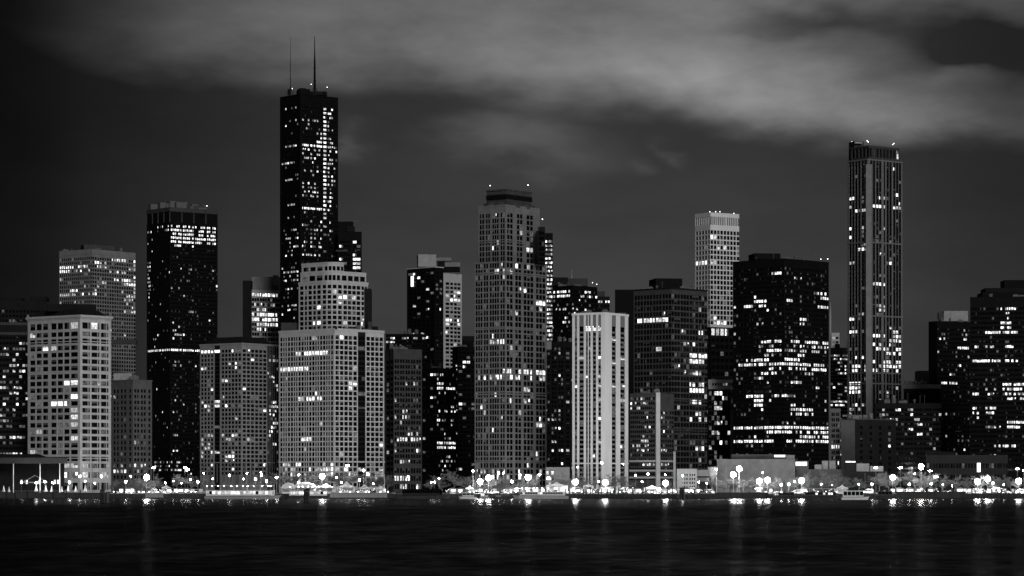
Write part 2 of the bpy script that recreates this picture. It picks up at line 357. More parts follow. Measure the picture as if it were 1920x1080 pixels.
    def finish(s):
        # the windows that show largest are single parts, those hidden or too small to pick apart are one joined part
        vis = []
        for wd in s.wins:
            px, py = wd[8], wd[9]
            hid = any(a <= px <= b and yt <= py <= yb and Yo < s.Y-2 and ob is not s for a, b, yt, yb, Yo, ob in OCC) or not (-4 < px < 1924) or py > 905
            litw = wd[6][0] == 'L' and wd[6] != 'L5'
            if hid: sc_ = -1
            elif s.small: sc_ = (1 if litw else -1)
            else: sc_ = wd[4]*wd[5]*(1+litw*.5)
            vis.append((sc_, wd))
        vis.sort(key=lambda q: -q[0])
        single = [wd for k, wd in vis[:300] if k > 0]; rest = [wd for k, wd in vis[:300] if k <= 0] + [wd for k, wd in vis[300:]]
        rl = s.root.location
        for wd in single:
            o = bpy.data.objects.new('window', winmesh(*wd[4:8], wd[10])); COL.objects.link(o); o.parent = s.root
            o.location = (wd[0]-rl.x, wd[1]-rl.y, wd[2]-rl.z); o.rotation_euler = (0, 0, wd[3])
        if rest:
            mb = MB()
            for wd in rest: winbuild(mb, *wd[4:8], wd[10], (wd[0], wd[1], wd[2], wd[3]))
            o = mb.build('windows', s.root); o['kind'] = 'stuff'
def hash_(t):
    h = 7
    for c in t: h = (h*131+ord(c)) % 1000003
    return h
FRAME = mat('window_frame', .012, .6, .2, 1)
WM = {}
def winbuild(mb, w, h, var, mull, glass, tf=None):
    loc = MB(); a, b = w/2, h/2
    def r(x0, x1, z0, z1, mm, y=0): loc.poly([(x0, y, z0), (x1, y, z0), (x1, y, z1), (x0, y, z1)], mm)
    if var == 'D0': r(-a, a, -b, b, glass)
    elif var == 'B0': r(-a, a, -b, b*.1, glass); r(-a, a, b*.1, b, BLIND)
    elif var == 'B1': r(-a, a*.1, -b, b, glass); r(a*.1, a, -b, b, BLIND)
    elif var == 'L0': r(-a, a, -b, b, LB)
    elif var == 'L1': r(-a, a, -b, b*.35, LB); r(-a, a, b*.35, b, LM)
    elif var == 'L2': r(-a, 0, -b, b, LB); r(0, a, -b, b, LD)
    elif var == 'L3': r(-a, a, -b, b, LM)
    elif var == 'L4': r(-a, a, -b, -b*.1, LD); r(-a, a*.2, -b*.1, b, LD); r(a*.2, a, -b*.1, b, LB)
    elif var == 'L5': r(-a, a, -b, b, LD)
    elif var == 'L6': r(-a, a, -b, b*.5, LW); r(-a, a, b*.5, b, LB)
    elif var == 'L7': r(-a, a, -b, b, LW)
    elif var == 'L8': r(-a, -a*.2, -b, b, LM); r(-a*.2, a, -b, b*.2, LW); r(-a*.2, a, b*.2, b, LD)
    loc.box(-a, a, -.1, 0, -b, -b+.09, FRAME)
    for i in range(int(mull)):
        x = -a + w*(i+1)/(mull+1); loc.box(x-.05, x+.05, -.09, -.005, -b+.09, b, FRAME)
    if tf is None: mb.v, mb.f, mb.m, mb.mats = loc.v, loc.f, loc.m, loc.mats; return
    c, s = math.cos(tf[3]), math.sin(tf[3]); i = len(mb.v)
    mb.v += [(tf[0]+x*c-y*s, tf[1]+x*s+y*c, tf[2]+z) for x, y, z in loc.v]
    mb.f += [tuple(i+k for k in f) for f in loc.f]; mp = [mb.mi(mm) for mm in loc.mats]; mb.m += [mp[k] for k in loc.m]
def winmesh(w, h, var, mull, glass):
    key = (round(w, 2), round(h, 2), var, mull, glass.name)
    if key not in WM: mb = MB(); winbuild(mb, w, h, var, mull, glass); WM[key] = mb.mesh('window')
    return WM[key]
def beacons(B, pts):
    for x, y, dY in pts:
        Y = B.Y+dY; mb = MB(); X, Z = XP(x, Y), ZP(y, Y); mb.tube((X, Y, Z-2.5), (X, Y, Z-.3), .08, .08, STEEL, 5); o = mb.build('beacon', B.root)
        mb = MB(); mb.ball((X, Y, Z), .27, BEACON, 8, 5); l = mb.build('beacon_glass', o, world=False); l.location = (-B.root.location.x, -B.root.location.y, -B.root.location.z)
        l.location = (0, 0, 0); l.data.transform(Matrix.Translation(-B.root.location))

def clutter(B, vis, y, n, seed, depth=30, mm=None):
    r = random.Random(seed); z = B.z(y); full = close(vis, depth)
    for k in range(n):
        a = r.randrange(len(vis)-1); p = vis[a].lerp(vis[a+1], r.uniform(.06, .94)); c = sum(full, Vector((0, 0)))/len(full); p = p + (c-p).normalized()*r.uniform(1.5, 6)
        kind = r.choice(('vent', 'duct', 'cooling_unit', 'aerial', 'aerial', 'tank')); mb = MB(); h = r.uniform(1.2, 3.2)
        if kind == 'vent': mb.lathe((p.x, p.y, z-.3), [(.5, 0), (.5, h*.7), (.9, h*.75), (.7, h), (.05, h+.1)], mm or STEEL, 8)
        elif kind == 'duct': mb.box(p.x-2.4, p.x+2.4, p.y-.5, p.y+.5, z+.3, z+1.2, mm or STEEL); mb.box(p.x+1.5, p.x+2.4, p.y-.5, p.y+.5, z-.3, z+.3, mm or STEEL)
        elif kind == 'cooling_unit': mb.box(p.x-1.6, p.x+1.6, p.y-1.2, p.y+1.2, z-.2, z+h*.8, mm or STEEL); mb.lathe((p.x, p.y, z+h*.8), [(1.0, 0), (1.0, .4), (.1, .42)], mm or STEEL, 9)
        elif kind == 'aerial': mb.tube((p.x, p.y, z-.2), (p.x, p.y, z+h*1.8), .12, .05, mm or STEEL, 5); mb.tube((p.x-.6, p.y, z+h*1.4), (p.x+.6, p.y, z+h*1.4), .05, .05, mm or STEEL, 4)
        else: mb.lathe((p.x, p.y, z-.2), [(1.3, 0), (1.3, h), (.9, h+.5), (.05, h+.7)], mm or STEEL, 10)
        mb.build(kind, B.root)
# --- far left ---
B = Building('office_block', 'dark office block cut by the left edge, rows of small lit windows', 1610, 20, .1, [(0, 645, 18, 700, .35), (18, 648, 52, 735, .3), (0, 735, 52, 800, .22)], run=4)
v = plan(-70, -69, 53, 1610, 88); B.mass(v, 607, None, [S('p3w8', 10.3, .45, 's', 0, .4, 18, 60, 0, n=20)], DARKC)
clutter(B, v, 607, 5, 642)
B.cornice(v, 627, 1.4, .3, DIMC, 'ledge'); B.cornice(v, 609, 1.6, .5, DIMC, 'cornice')
B = Building('dark_tower', 'dim windowless-looking dark block behind the far left office', 1900, 40, .012, [], small=True)
v = plan(-60, -59, 88, 1900, 86); B.mass(v, 563, None, [S('p4w5', 9, .55, 'p', 0, .3, 14, 60, n=22)], DARKC); B.box(56, 86, 556, 564, DARKC, 'penthouse'); B.box(-20, 40, 558, 564, DARKC, 'parapet')
B = Building('limestone_building', 'pale limestone building with arched top floor windows and dark hipped roof', 1560, 130, .06, [(125, 708, 150, 722, .85, 1), (100, 755, 135, 766, .75, 1), (172, 605, 184, 624, .9, 1), (125, 780, 150, 797, .6), (55, 862, 208, 880, .75), (55, 880, 208, 905, .4)], run=1.6, blind=.2)
v = plan(52, 150, 208, 1560, 38)
rw = 's6w14s9w11s6' + 's1.8w8.6s2.6'*7 + 's1.5' + 's1.8w8.6s2.6'*7 + 's2' + 's1.8w8.6s2.6'*6 + 's3w12s10'
cl = 'p6w14p4w14p4w14p8w14p4w14p4w14p5w18p6'; cr = 'p6w14p1.5w4p5w15p1.5w4p5w14p1.5w4p6'
B.mass(v, 594, None, [S(cl, rows=rw, dg=.28, mull=1), S(cr, rows=rw, dg=.28, mull=1)], LIME)
B.cornice(v, 597, .5, .5, LIME, 'moulding'); B.cornice(v, 594.6, 1.3, 1.2, LIME, 'cornice')
for y in (697, 776, 640, 860): B.cornice(v, y, .45, .25, LIME, 'string_course')
f = close(v); mb = MB(); zr = B.z(590); mb.prism([(p.x, p.y) for p in inset(f, 1.5)], zr, zr+3.2, ROOFM, [(p.x, p.y) for p in inset(f, 7)]); mb.build('roof', B.root); B.box(90, 180, 570, 584, ROOFM, 'penthouse', 14, 12, 10)
B = Building('brick_building', 'low grey brick building with small sash windows beside the limestone building', 1650, 248, .02, [(225, 740, 232, 745, .8), (240, 752, 246, 757, .8), (210, 870, 275, 885, .5)], run=2)
v = plan(209, 249, 285, 1650, 42); st = S('p5w5p3w5p5w5p3w5p6w5p5', 10.5, .55, 'p', 0, .35, 12, 26, 1)
B.mass(v, 713, None, [st, st], BRICK); B.cornice(v, 714, .7, .35, BRICK); B.box(213, 247, 700, 714, GREYP, 'penthouse', 12, 10, 5)
clutter(B, v, 713, 5, 748)
B = Building('grid_tower', 'pale grid office tower standing behind the limestone building', 2250, 180, .03, [(111, 496, 130, 510, .95, 1), (130, 494, 167, 503, .6), (140, 504, 168, 512, .6), (112, 518, 126, 527, .5), (150, 528, 168, 537, .4), (113, 547, 142, 556, .85), (150, 545, 168, 553, .75), (207, 483, 240, 491, .85, 1), (178, 487, 200, 495, .7), (178, 496, 220, 504, .65), (205, 504, 254, 512, .35), (212, 520, 246, 528, .98, 1), (230, 528, 254, 536, .9, 1), (180, 525, 200, 538, .3), (248, 484, 254, 565, .5), (232, 555, 254, 564, .6), (233, 578, 253, 586, .8), (173, 544, 181, 558, .6), (210, 547, 217, 560, .6)], run=3, cat='tower', small=True)
v = plan(111, 172, 254, 2250, 37)
B.mass(v, 467, None, [S('p1.6w3.2', 7.4, .62, 'p', .0, .25, 12, 40, n=16, span=MIDC), S('p1.6w3.2', 7.4, .62, 'p', 0, .25, 12, 40, n=18)], MIDC); B.cornice(v, 476, .6, .25, MIDC)
clutter(B, v, 467, 9, 530)
B.box(157, 192, 459, 470, DIMC, 'penthouse', 18, 12, 20); B.box(192, 215, 461, 470, DIMC, 'plant_room', 22, 10, 20); B.box(207, 255, 637, 645, DIMC, 'terrace', -30, 8)
# --- black tower with bright top floors ---
ru = [(321, 415, 404, 461, .82, 1), (275, 415, 318, 436, .28), (275, 490, 282, 552, .5), (270, 654, 330, 663, .97, 1), (330, 654, 412, 662, .85, 1), (324, 627, 340, 640, .6), (322, 672, 358, 686, .5), (362, 680, 374, 688, .6), (322, 600, 330, 640, .3), (285, 625, 305, 640, .3), (348, 524, 356, 532, .8), (350, 584, 366, 590, .7), (388, 600, 398, 606, .7), (323, 812, 332, 822, .8), (322, 840, 332, 850, .8), (290, 862, 340, 885, .5)]
B = Building('black_tower', 'black office tower with its top six floors brightly lit', 1850, 330, .013, ru, run=2.5, cat='tower', small=True)
v = plan(275, 318, 408, 1850, 52); v[2].y += 0
B.mass(v, 390, None, [S('p2.2w2p.6w2p.6w2p.6w2p.6w2', 7.25, .5, 'p', .1, .3, 28, 24, n=4), S('p2.6w2p.6w2p.6w2p.6w2p.6w2p.6w2', 7.25, .5, 'p', .1, .3, 28, 24, n=4)], BLACKM)
clutter(B, v, 388, 8, 444)
B.cornice(v, 396, 2.6, .2, DIMC, 'parapet'); B.box(345, 405, 386, 396, DIMC, 'plant_screen', 24, 10, 25)
for i in range(4):
    for fa, fb, k in ((v[0], v[1], .2), (v[1], v[2], .2)):
        p = fa.lerp(fb, (i+.02)/4); B.slab([p+Vector(q) for q in ((-.3, -.3), (.3, -.3), (.3, .3), (-.3, .3))], B.z(416), B.z(397), DIMC, 'louvre_post')
for x0, x1, y0 in ((282, 296, 383), (300, 312, 380), (318, 330, 377), (330, 352, 379), (360, 372, 383), (380, 392, 385)): B.box(x0, x1, y0, 393, STEEL, 'roof_plant', 26, 4, 30)
beacons(B, [(388, 386, 12)])
mb = MB(); zz = B.z(377); X = XP(319, 1875); mb.tube((X, 1875, zz-1), (X, 1875, zz+2.2), .2, .12, STEEL); mb.build('mast', B.root)
# --- grid building with dark roof ---
ru = [(375, 651, 414, 661, .92, 1), (455, 647, 484, 655, .8, 1), (401, 750, 413, 767, .95, 1), (375, 753, 398, 774, .3), (375, 814, 398, 858, .5), (416, 816, 450, 832, .45), (416, 850, 440, 856, .6), (376, 684, 395, 698, .4), (463, 768, 474, 774, .9, 1), (503, 672, 522, 678, .5), (503, 690, 522, 725, .3), (503, 752, 522, 778, .75), (503, 792, 522, 812, .8), (503, 825, 522, 840, .7), (498, 660, 502, 850, .4)]
B = Building('grid_building', 'grey square-windowed grid building with a flat dark roof and dark glass slot', 1625, 450, .035, ru, run=2)
v = plan(375, 453, 522, 1625, 37)
B.mass(v, 645, None, [S('p3w5p3w5p3w5p3w5p4d12p5' + 'w5.6p2.3'*6, 8.05, .62, 'p', 0, .26, 7, 34, glass=GLASS), S('p3' + 'w5.6p2.3'*6 + 'd3p.5d3p.5d3p.5d3p.5d3p.5d3', 8.05, .62, 'p', 0, .26, 7, 34)], MIDC)
B.cornice(v, 646, 1.0, .4, MIDC); f = close(v); mb = MB(); zr = B.z(642); mb.prism([(p.x, p.y) for p in inset(f, 3)], zr, zr+3.6, ROOFM, [(p.x, p.y) for p in inset(f, 9)]); mb.build('roof', B.root)
B.cornice(v, 868, .5, .3, MIDC, 'string_course')
for x in range(380, 500, 13): B.box(x, x+2.2, 870, 905, DIMC, 'base_pier', -2-abs(x-453)*.0, .6)
B = Building('pale_slab', 'small pale slab block between the grid building roof and the tallest tower', 2180, 495, .05, [(470, 544, 523, 554, .88, 1), (476, 568, 523, 581, .6), (470, 588, 523, 601, .75, 1), (480, 608, 522, 618, .75, 1)], small=True)
v = plan(455, 471, 530, 2180, 60); B.mass(v, 543, None, [S('', wall=DARKC), S('p1.6w3p.5w3p.5w3', 9.2, .6, 'p', 0, .4, 3, 40, n=4)], PALE)
B.box(455, 471.5, 526, 700, DARKC, 'side_block', -3, 10); B.box(472, 524, 519, 545, GREYP, 'penthouse', 16, 12); B.box(512, 521, 516, 534, PALE, 'chimney', 12, 3)
# --- tallest black tower ---
ru = [(603.5, 197, 614, 402, 1.0, 1), (603.5, 404, 614, 445, .5), (615, 198, 626, 260, .4), (615, 260, 626, 330, .6), (615, 330, 626, 403, .45), (626, 270, 636, 345, .25), (568, 220, 596, 229, .6), (568, 266, 604, 276, .85, 1), (568, 276, 604, 302, .38), (570, 316, 596, 331, .4), (568, 342, 596, 372, .55), (568, 385, 604, 394, .8, 1), (568, 412, 625, 434, .4), (568, 446, 606, 466, .55), (568, 472, 606, 482, .6), (534, 196, 558, 205, .6), (536, 222, 560, 240, .35), (534, 268, 558, 277, .8), (527, 302, 556, 311, .7), (540, 330, 560, 342, .6), (534, 380, 552, 388, .7), (530, 425, 560, 482, .38), (533, 500, 562, 530, .65), (535, 540, 556, 560, .3), (527, 570, 556, 586, .6), (632, 458, 646, 467, .95, 1), (662, 451, 672, 460, .8, 1), (664, 478, 678, 504, .9, 1)]
B = Building('antenna_tower', 'tallest black glass tower carrying two thin antennas', 2100, 580, .015, ru, run=2.5, cat='tower', small=True)
v = plan(525, 563, 634, 2100, 50)
B.mass(v, 176, None, [S('p3w2.3p.5w2.3p.5w2.3p1.5w2.3p.5w2.3p.5w2.3p1.5w2.3p.5w2.3p.5w2.3p4', 7.95, .44, 'p', .1, .3, 18, 30), S('p4w2.3p.5w2.3p.5w2.3p.5w2.3p2w2.3p.5w2.3p.5w2.3p2w2.3p.5w2.3p.5w2.3p2.8w4.2p2.8w2.3p.4w2.3p.4w2.3p1.5w2.3p.5w2.3p2', 7.95, .46, 'p', .1, .2, 18, 30)], BLACKM)
v2 = plan(631, 632, 677, 2100, 86); v2 = [p+Vector((0, 10)) for p in v2]
B.mass(v2, 432, None, [S('p3w5p.8w5p.8w5p5w5p.8w5p3', 8, .55, 'p', .1, .3, 14, 30)], BLACKM, part='lower_wing', depth=36)
B.box(633, 661, 415, 434, BLACKM, 'penthouse', 26, 12); B.box(650, 664, 424, 434, DARKC, 'plant_room', 24, 10); B.box(634, 672, 414.5, 416, STEEL, 'roof_rail', 30, 1)
B.box(630, 652, 468.5, 472, DIMC, 'lit_canopy', 8.5, 2)
B.cornice(v, 178, .9, .15, BLACKM, 'parapet')
def mast(B, x, y0, y1, r, dY, fat):
    Y = B.Y+dY; mb = MB(); X = XP(x, Y); z0, z1 = ZP(y1, Y), ZP(y0, Y); H = z1-z0
    mb.tube((X, Y, z0), (X, Y, z0+H*.55), r, r*.75, BLACKM, 6); mb.tube((X, Y, z0+H*.55), (X, Y, z1), r*.6, r*.22, BLACKM, 6); mb.tube((X-2.2, Y, z0), (X, Y, z0+H*.12), .22, .18, BLACKM, 5); mb.tube((X+2.2, Y, z0), (X, Y, z0+H*.12), .22, .18, BLACKM, 5)
    o = mb.build('antenna', B.root)
    for i in range(9):
        if i % 2 == 0 or fat:
            zz = z0+H*(.12+.09*i*.8); k = (1.0 if fat else .45)*(1-i*.07); mb = MB(); mb.box(X-k, X+k, Y-k, Y+k, zz, zz+H*(.045 if fat and 3 < i < 7 else .012), BLACKM)
            q = mb.build('antenna_drum', o, world=False); q.data.transform(Matrix.Translation(-B.root.location))
mast(B, 590, 68, 172, .9, 20, True); mast(B, 544.5, 68, 178, .28, 16, False)
mb = MB(); Y = 2125; mb.lathe((XP(567, Y), Y, ZP(178, Y)), [(4.2, 0), (4.4, 2), (4.0, 3.6), (2.6, 4.6), (.1, 4.9)], BLACKM, 14); mb.build('dome', B.root); B.box(574, 581, 167, 178, BLACKM, 'roof_plant', 22, 4); B.box(606, 609, 171, 180, BLACKM, 'vent', 20, 1)
B.box(575, 612, 171.5, 178, DARKC, 'plant_screen', 34, 8); B.box(539, 545, 167, 178, DARKC, 'aerial_frame', 30, 2)
beacons(B, [(548, 166, 10), (583.5, 158, 20), (613.5, 163.5, 20)])
# --- stepped pale building ---
ru = [(568, 486, 576, 500, .9, 1), (584, 486, 592, 500, 1, 1), (626, 486, 640, 500, .8, 1), (582, 505, 600, 519, .8, 1), (630, 505, 640, 519, .95, 1), (660, 508, 684, 518, .75), (632, 549, 665, 560, .95, 1), (632, 560, 666, 567, .6), (605, 545, 628, 556, .4), (590, 576, 600, 586, .8), (580, 604, 600, 614, .8), (676, 580, 690, 616, .35), (640, 600, 655, 606, .5), (555, 655, 621, 669, .93, 1), (527, 688, 577, 699, .93, 1), (580, 626, 594, 637, .7), (588, 736, 600, 744, .7), (558, 744, 603, 753, .85, 1), (564, 821, 586, 831, .95, 1), (656, 714, 668, 734, .95, 1), (668, 716, 678, 750, .4), (668, 650, 684, 660, .8), (525, 868, 720, 905, .4), (722, 0, 723, 1, 0)]
B = Building('stepped_building', 'broad pale stone grid building stepping back to a rounded upper block', 1600, 625, .006, ru, run=2, blind=.1)
v = plan(523, 627, 720, 1600, 43)
B.mass(v, 617, None, [S('p3' + 'w5p1.7w3.4p1.7w3.4p2.4w5p1.7'*5 + 'p2', 9.7, .7, 'p', 0, .28, 9, 12), S('p2.5w6p2w6p2w6p2w6p2.4w6p2d13p2.4w6p2w6p2w6p2w6p2', 9.7, .7, 'p', 0, .28, 9, 12, mull=1)], PALE)
clutter(B, v, 617, 6, 659)
B.cornice(v, 620, 1.4, .35, PALE, 'parapet'); B.cornice(v, 867, .8, .5, PALE, 'string_course')
# upper block with a rounded front
c = plan(560, 622, 690, 1618, 43); L, C, Rr = c
Lc = C.lerp(L, .30); Rc = C.lerp(Rr, .30); arc = [Lc.lerp(C, k).lerp(C.lerp(Rc, k), k) for k in (0, .25, .5, .75, 1)]
uv = [L] + arc + [Rr]
sl = S('p2w5p2w3.5p2w5p2w4p2w5p2', 9.4, .66, 'p', 0, .28, 3, 3); sm = S('p1.6w6p1.6', 9.4, .66, 'p', 0, .28, 3, 3); sr = S('p2w7p2w7p2w7p2w7p3w5p1.5w5p2', 9.4, .66, 'p', 0, .28, 3, 3, mull=1)
def cl4(pts): return list(pts) + [pts[0]+pts[-1]-C]
def rmass(B, pts, ytop, ybot, sts, wall, part):
    z1, z0 = B.z(ytop), B.z(ybot); mb = MB(); full = cl4(pts)
    for i in range(len(pts)-1): B.face(mb, pts[i], pts[i+1], z0, z1, sts[i], wall, wall, B.Y/F)
    for i in range(len(pts)-1, len(full)): a, b2 = full[i], full[(i+1) % len(full)]; mb.poly([(a.x, a.y, z0), (b2.x, b2.y, z0), (b2.x, b2.y, z1), (a.x, a.y, z1)], wall)
    mb.poly([(p.x, p.y, z1) for p in full], ROOFM); xs = [960+F*p.x/p.y for p in pts]; OCC.append((min(xs), max(xs), ytop, ybot, min(p.y for p in pts), B)); return mb.build(part, B.root)
rmass(B, uv, 523, 617, [sl, sm, sm, sm, sm, sr], PALE, 'upper_wall')
B.slab(inset(cl4(uv), -.3), B.z(525), B.z(521), PALE, 'cornice')
iv = inset(uv, 1.2); rmass(B, iv, 503, 521, [S('p2w7p2w7p2w7p2', 14, .7, 'p', 0, .3, 4, 1)] + [S('p1.5w6p1.5', 14, .7, 'p', 0, .3, 4, 1)]*4 + [S('p2w7p2w7p2w7p2w7p2', 14, .7, 'p', 0, .3, 4, 1)], PALE, 'attic_wall')
B.slab(inset(cl4(iv), -.25), B.z(505), B.z(502.4), PALE, 'attic_cornice')
dv = [p.lerp(C, .02) for p in iv[:-1]] + [iv[-2].lerp(iv[-1], .12)]; dv[0] = iv[0].lerp(iv[1], .05)
rmass(B, dv, 486, 502.4, [S('p2w6p2w6p2w6p2', 13, .66, 'p', 0, .3, 4, 1)] + [S('p1.5w6p1.5', 13, .66, 'p', 0, .3, 4, 1)]*4 + [S('p1w6p1', 13, .66, 'p', 0, .3, 4, 1)], PALE, 'drum_wall')
B.slab(inset(cl4(dv), -.3), B.z(488), B.z(485.4), PALE, 'drum_cornice')
B.box(683, 695, 541, 617, DARKC, 'side_block', 36, 14); B.box(527, 558, 605, 621, DIMC, 'roof_plant', 40, 14); B.box(690, 697, 603, 617, DIMC, 'stair_head', 30, 6); B.box(697, 708, 612, 618, DARKC, 'terrace_planting', 30, 4)
for k in range(3): B.box(628+k*14, 632+k*14, 612.5, 617, DARKC, 'planter', -.5+k*9, 1.5)
# --- mid-dark neighbours ---
ru = [(750, 770, 765, 785, .8), (738, 818, 786, 826, .7, 1), (738, 838, 750, 846, .8), (748, 860, 768, 868, .7), (738, 780, 760, 784, .7), (770, 666, 778, 672, .9), (766, 712, 776, 718, .9, 1), (742, 780, 758, 796, .5), (738, 895, 776, 905, .9, 1)]
B = Building('dim_grid_building', 'dim grey grid building right of the stepped pale building', 1690, 760, .04, ru)
v = plan(722, 738, 791, 1690, 60)
B.mass(v, 655, None, [S('p3w5p3w5p2', 10.4, .55, 'p', 0, .4, 16, 40, wall=DARKC), S('p3w4p1.5w4p3w4p1.5w4p3w4p1.5w4p3w4p1.5w4p3w4p1.5w4p3', rows='s6w9s6w9s5w9s5' + 's3.6w6.6'*19 + 's18', dg=.4)], DIMC)
clutter(B, v, 655, 6, 697)
B.cornice(v, 656, .6, .2, DIMC); B.box(730, 772, 648, 657, DARKC, 'penthouse', 14, 10)
B = Building('terraced_block', 'black terraced block with a rising line of lit rows behind the dim grid building', 1830, 750, .05, [(722, 641, 742, 648, .7), (732, 633, 742, 640, .9, 1), (728, 625, 752, 630, .5), (752, 622, 800, 640, .45)], small=True)
v = plan(722, 723, 800, 1830, 84); B.mass(v, 626, None, [S('p.8w3', 7, .5, 's', 0, .3, 3, 60, n=18)], BLACKM)
clutter(B, v, 626, 4, 654)
ru = [(770, 509, 779, 517, 1, 1), (781, 515, 798, 524, .85, 1), (768, 545, 780, 550, .6), (772, 574, 798, 581, .6), (765, 622, 800, 632, .7), (775, 630, 785, 640, .6), (832, 549, 866, 570, .65, 1), (836, 595, 866, 612, .55, 1), (836, 618, 866, 628, .6), (832, 640, 860, 665, .5), (830, 502, 842, 509, 1, 1)]
B = Building('two_tone_tower', 'two-tone tower, dark glass left and pale right strip, pale roof house', 1960, 815, .03, ru, cat='tower', run=1.6)
v = plan(763, 815, 866, 1960, 45); C2 = v[1].lerp(v[2], .32)
B.mass([v[0], v[1], C2], 500, None, [S('p2w5p1w4p2w4p1w4p3w4p2w4p2', 7.6, .55, 'p', .1, .3, 6, 30), S('p3w4p3w4p3', 7.6, .55, 'p', .1, .3, 6, 30)], BLACKM)
pv = [C2, v[2]]; B.mass(pv, 511, None, [S('p4w5p1.4w4p1.4w4p.8w4p2.5', 7.6, .6, 'p', 0, .35, 14, 30)], PALE, part='pale_wing', depth=22)
B.cornice([v[0], v[1], C2], 501.5, .7, .5, PALE, 'roof_slab'); B.box(784, 818, 477, 500, GREYP, 'roof_house', 14, 12, 6); B.box(818, 846, 483, 489, MIDC, 'roof_screen', 20, 6); B.box(820, 834, 489, 500, DARKC, 'plant_room', 18, 6); B.box(834, 863, 492, 500, MIDC, 'roof_parapet', 16, 6); B.box(831, 862, 500.5, 509, BLACKM, 'attic', 11, 8)
mb = MB(); Y = B.Y+14; mb.box(XP(774, Y), XP(778, Y), 1979.6-0, 1980, ZP(538, Y), ZP(524, Y), SIGNL)
q = plan(772.5, 779, 780, 1960, 45); fa = v[0].lerp(v[1], .17)+Vector((-.5, -.5)); mb = MB(); mb.prism([(fa.x, fa.y), (fa.x+1.6, fa.y-1.6), (fa.x+1.9, fa.y-1.3), (fa.x+.3, fa.y+.3)], ZP(539, 1985), ZP(520, 1985), SIGNL); mb.build('lit_sign', B.root)
ru = [(820, 716, 833, 730, .95, 1), (835, 725, 856, 730, 1, 1), (820, 827, 856, 842, .97, 1), (820, 785, 833, 790, .9), (790, 690, 830, 716, .35), (792, 820, 800, 826, .8), (794, 858, 815, 866, .5), (820, 858, 862, 866, .6), (822, 768, 856, 772, .4)]
B = Building('dark_glass_block', 'dark glass block with two bright office floors near its base', 1735, 818, .05, ru, run=2)
v = plan(791, 819, 856, 1735, 48); B.mass(v, 690, None, [S('p1w3p.6w3p2w3p.6w3p1', 8.7, .5, 'p', .1, .3, 6, 30), S('p1w2.6p.5w2.6p.5w2.6p.5w2.6p2.6w2.6p.5w2.6p.5w2.6p.5w2.6p.5w2.6p.5w2.6p.5w2.6p2', 8.7, .5, 'p', .1, .3, 6, 30)], DARKC); B.box(800, 812, 684, 692, DARKC, 'penthouse', 14, 8)
clutter(B, v, 690, 5, 725)
ru = [(870, 672, 888, 688, .6, 1), (868, 640, 890, 648, .5), (874, 768, 890, 774, .8, 1), (870, 708, 890, 736, .3)]
B = Building('narrow_dark_block', 'narrow black block wedged left of the tall grey stone tower', 1800, 872, .04, ru)
v = plan(848, 858, 900, 1800, 62); B.mass(v, 650, None, [S('p2w4p2w4p2', 8.6, .5, 'p', .1, .3, 12, 40), S('p2w4p1w4p1w4p2w4p1w4p2', 8.6, .5, 'p', .1, .3, 5, 40)], BLACKM); B.box(866, 888, 640, 652, BLACKM, 'penthouse', 12, 10); B.box(866, 889, 630, 641, DARKC, 'roof_plant', 16, 6)
clutter(B, v, 650, 4, 678)
# --- tall grey stone tower ---
ru = [(906, 500, 920, 509, .9, 1), (926, 498, 940, 509, .95, 1), (944, 498, 1002, 509, .55), (984, 466, 1000, 477, 1, 1), (928, 452, 940, 460, .8), (924, 398, 940, 410, .7), (1004, 562, 1022, 576, .95, 1), (990, 444, 998, 452, .9), (942, 690, 1022, 702, .9, 1), (890, 706, 950, 714, .7), (950, 706, 1022, 714, .65), (944, 750, 998, 760, .45), (972, 772, 980, 784, 1, 1), (1004, 796, 1022, 804, .9), (985, 842, 996, 850, 1, 1), (890, 880, 1025, 905, .5)]
B = Building('grey_stone_tower', 'tall grey stone tower with setbacks and a dark square crown', 1625, 950, .03, ru, cat='tower', run=2, blind=.05)
v = plan(890, 948, 1025, 1625, 37)
cl = 'p1.6w3.2p.7w3.2p.7w3.2p2.4w3.2p.7w3.2p3w3.2p.6w3.2p.6w3.2p.6w3.2p2.6w3.2p.7w3.2p1.8'; cr = 'p2.4w4.4p.8w4.4p5w4.4p.8w4.4p5w4.6p.9w4.6p.9w4.6p5.5w4.6p.7w4.6p.7w4.6p2.4'
B.mass(v, 489, None, [S(cl, 11, .72, 'p', .12, .3, 1, 14), S(cr, 11, .72, 'p', .12, .3, 1, 14)], GREYM)
for y in (492, 511, 865, 880, 617, 740): B.cornice(v, y, .7, .3, GREYM, 'string_course')
uv = plan(897, 948, 1012, 1632, 37); B.mass(uv, 382, 489, [S('p2w3.4p.8w3.4p3w3p.8w3p4.5w3p.6w3p.6w3p3.5w3p.8w3p2', 10.5, .72, 'p', .12, .3, 12, 2), S('p3w4p.8w4p6w4p.8w4p6w4.5p1w4.5p10', 10.5, .72, 'p', .12, .3, 12, 2)], GREYM, part='upper_wall')
B.cornice(uv, 452, .5, .25, GREYM, 'string_course'); B.cornice(uv, 384, .9, .2, GREYM, 'cornice')
B.mass(plan(1008, 1009, 1022, 1640, 80), 421, 489, [S('p1w6p1', 10.5, .72, 'p', .1, .4, 6, 2)], DARKC, part='side_wing', depth=14)
iv = inset(close(uv), 3); B.slab(iv, B.z(382), B.z(376), DIMC, 'setback'); mb = MB(); jv = inset(close(uv), 5)
mb.prism([(p.x, p.y) for p in jv], B.z(376), B.z(350), DIMC); mb.build('crown', B.root); B.slab(inset(jv, -.4), B.z(369), B.z(360), BLACKM, 'crown_louvre'); B.slab(inset(jv, -.5), B.z(352.5), B.z(350), DIMC, 'crown_parapet')
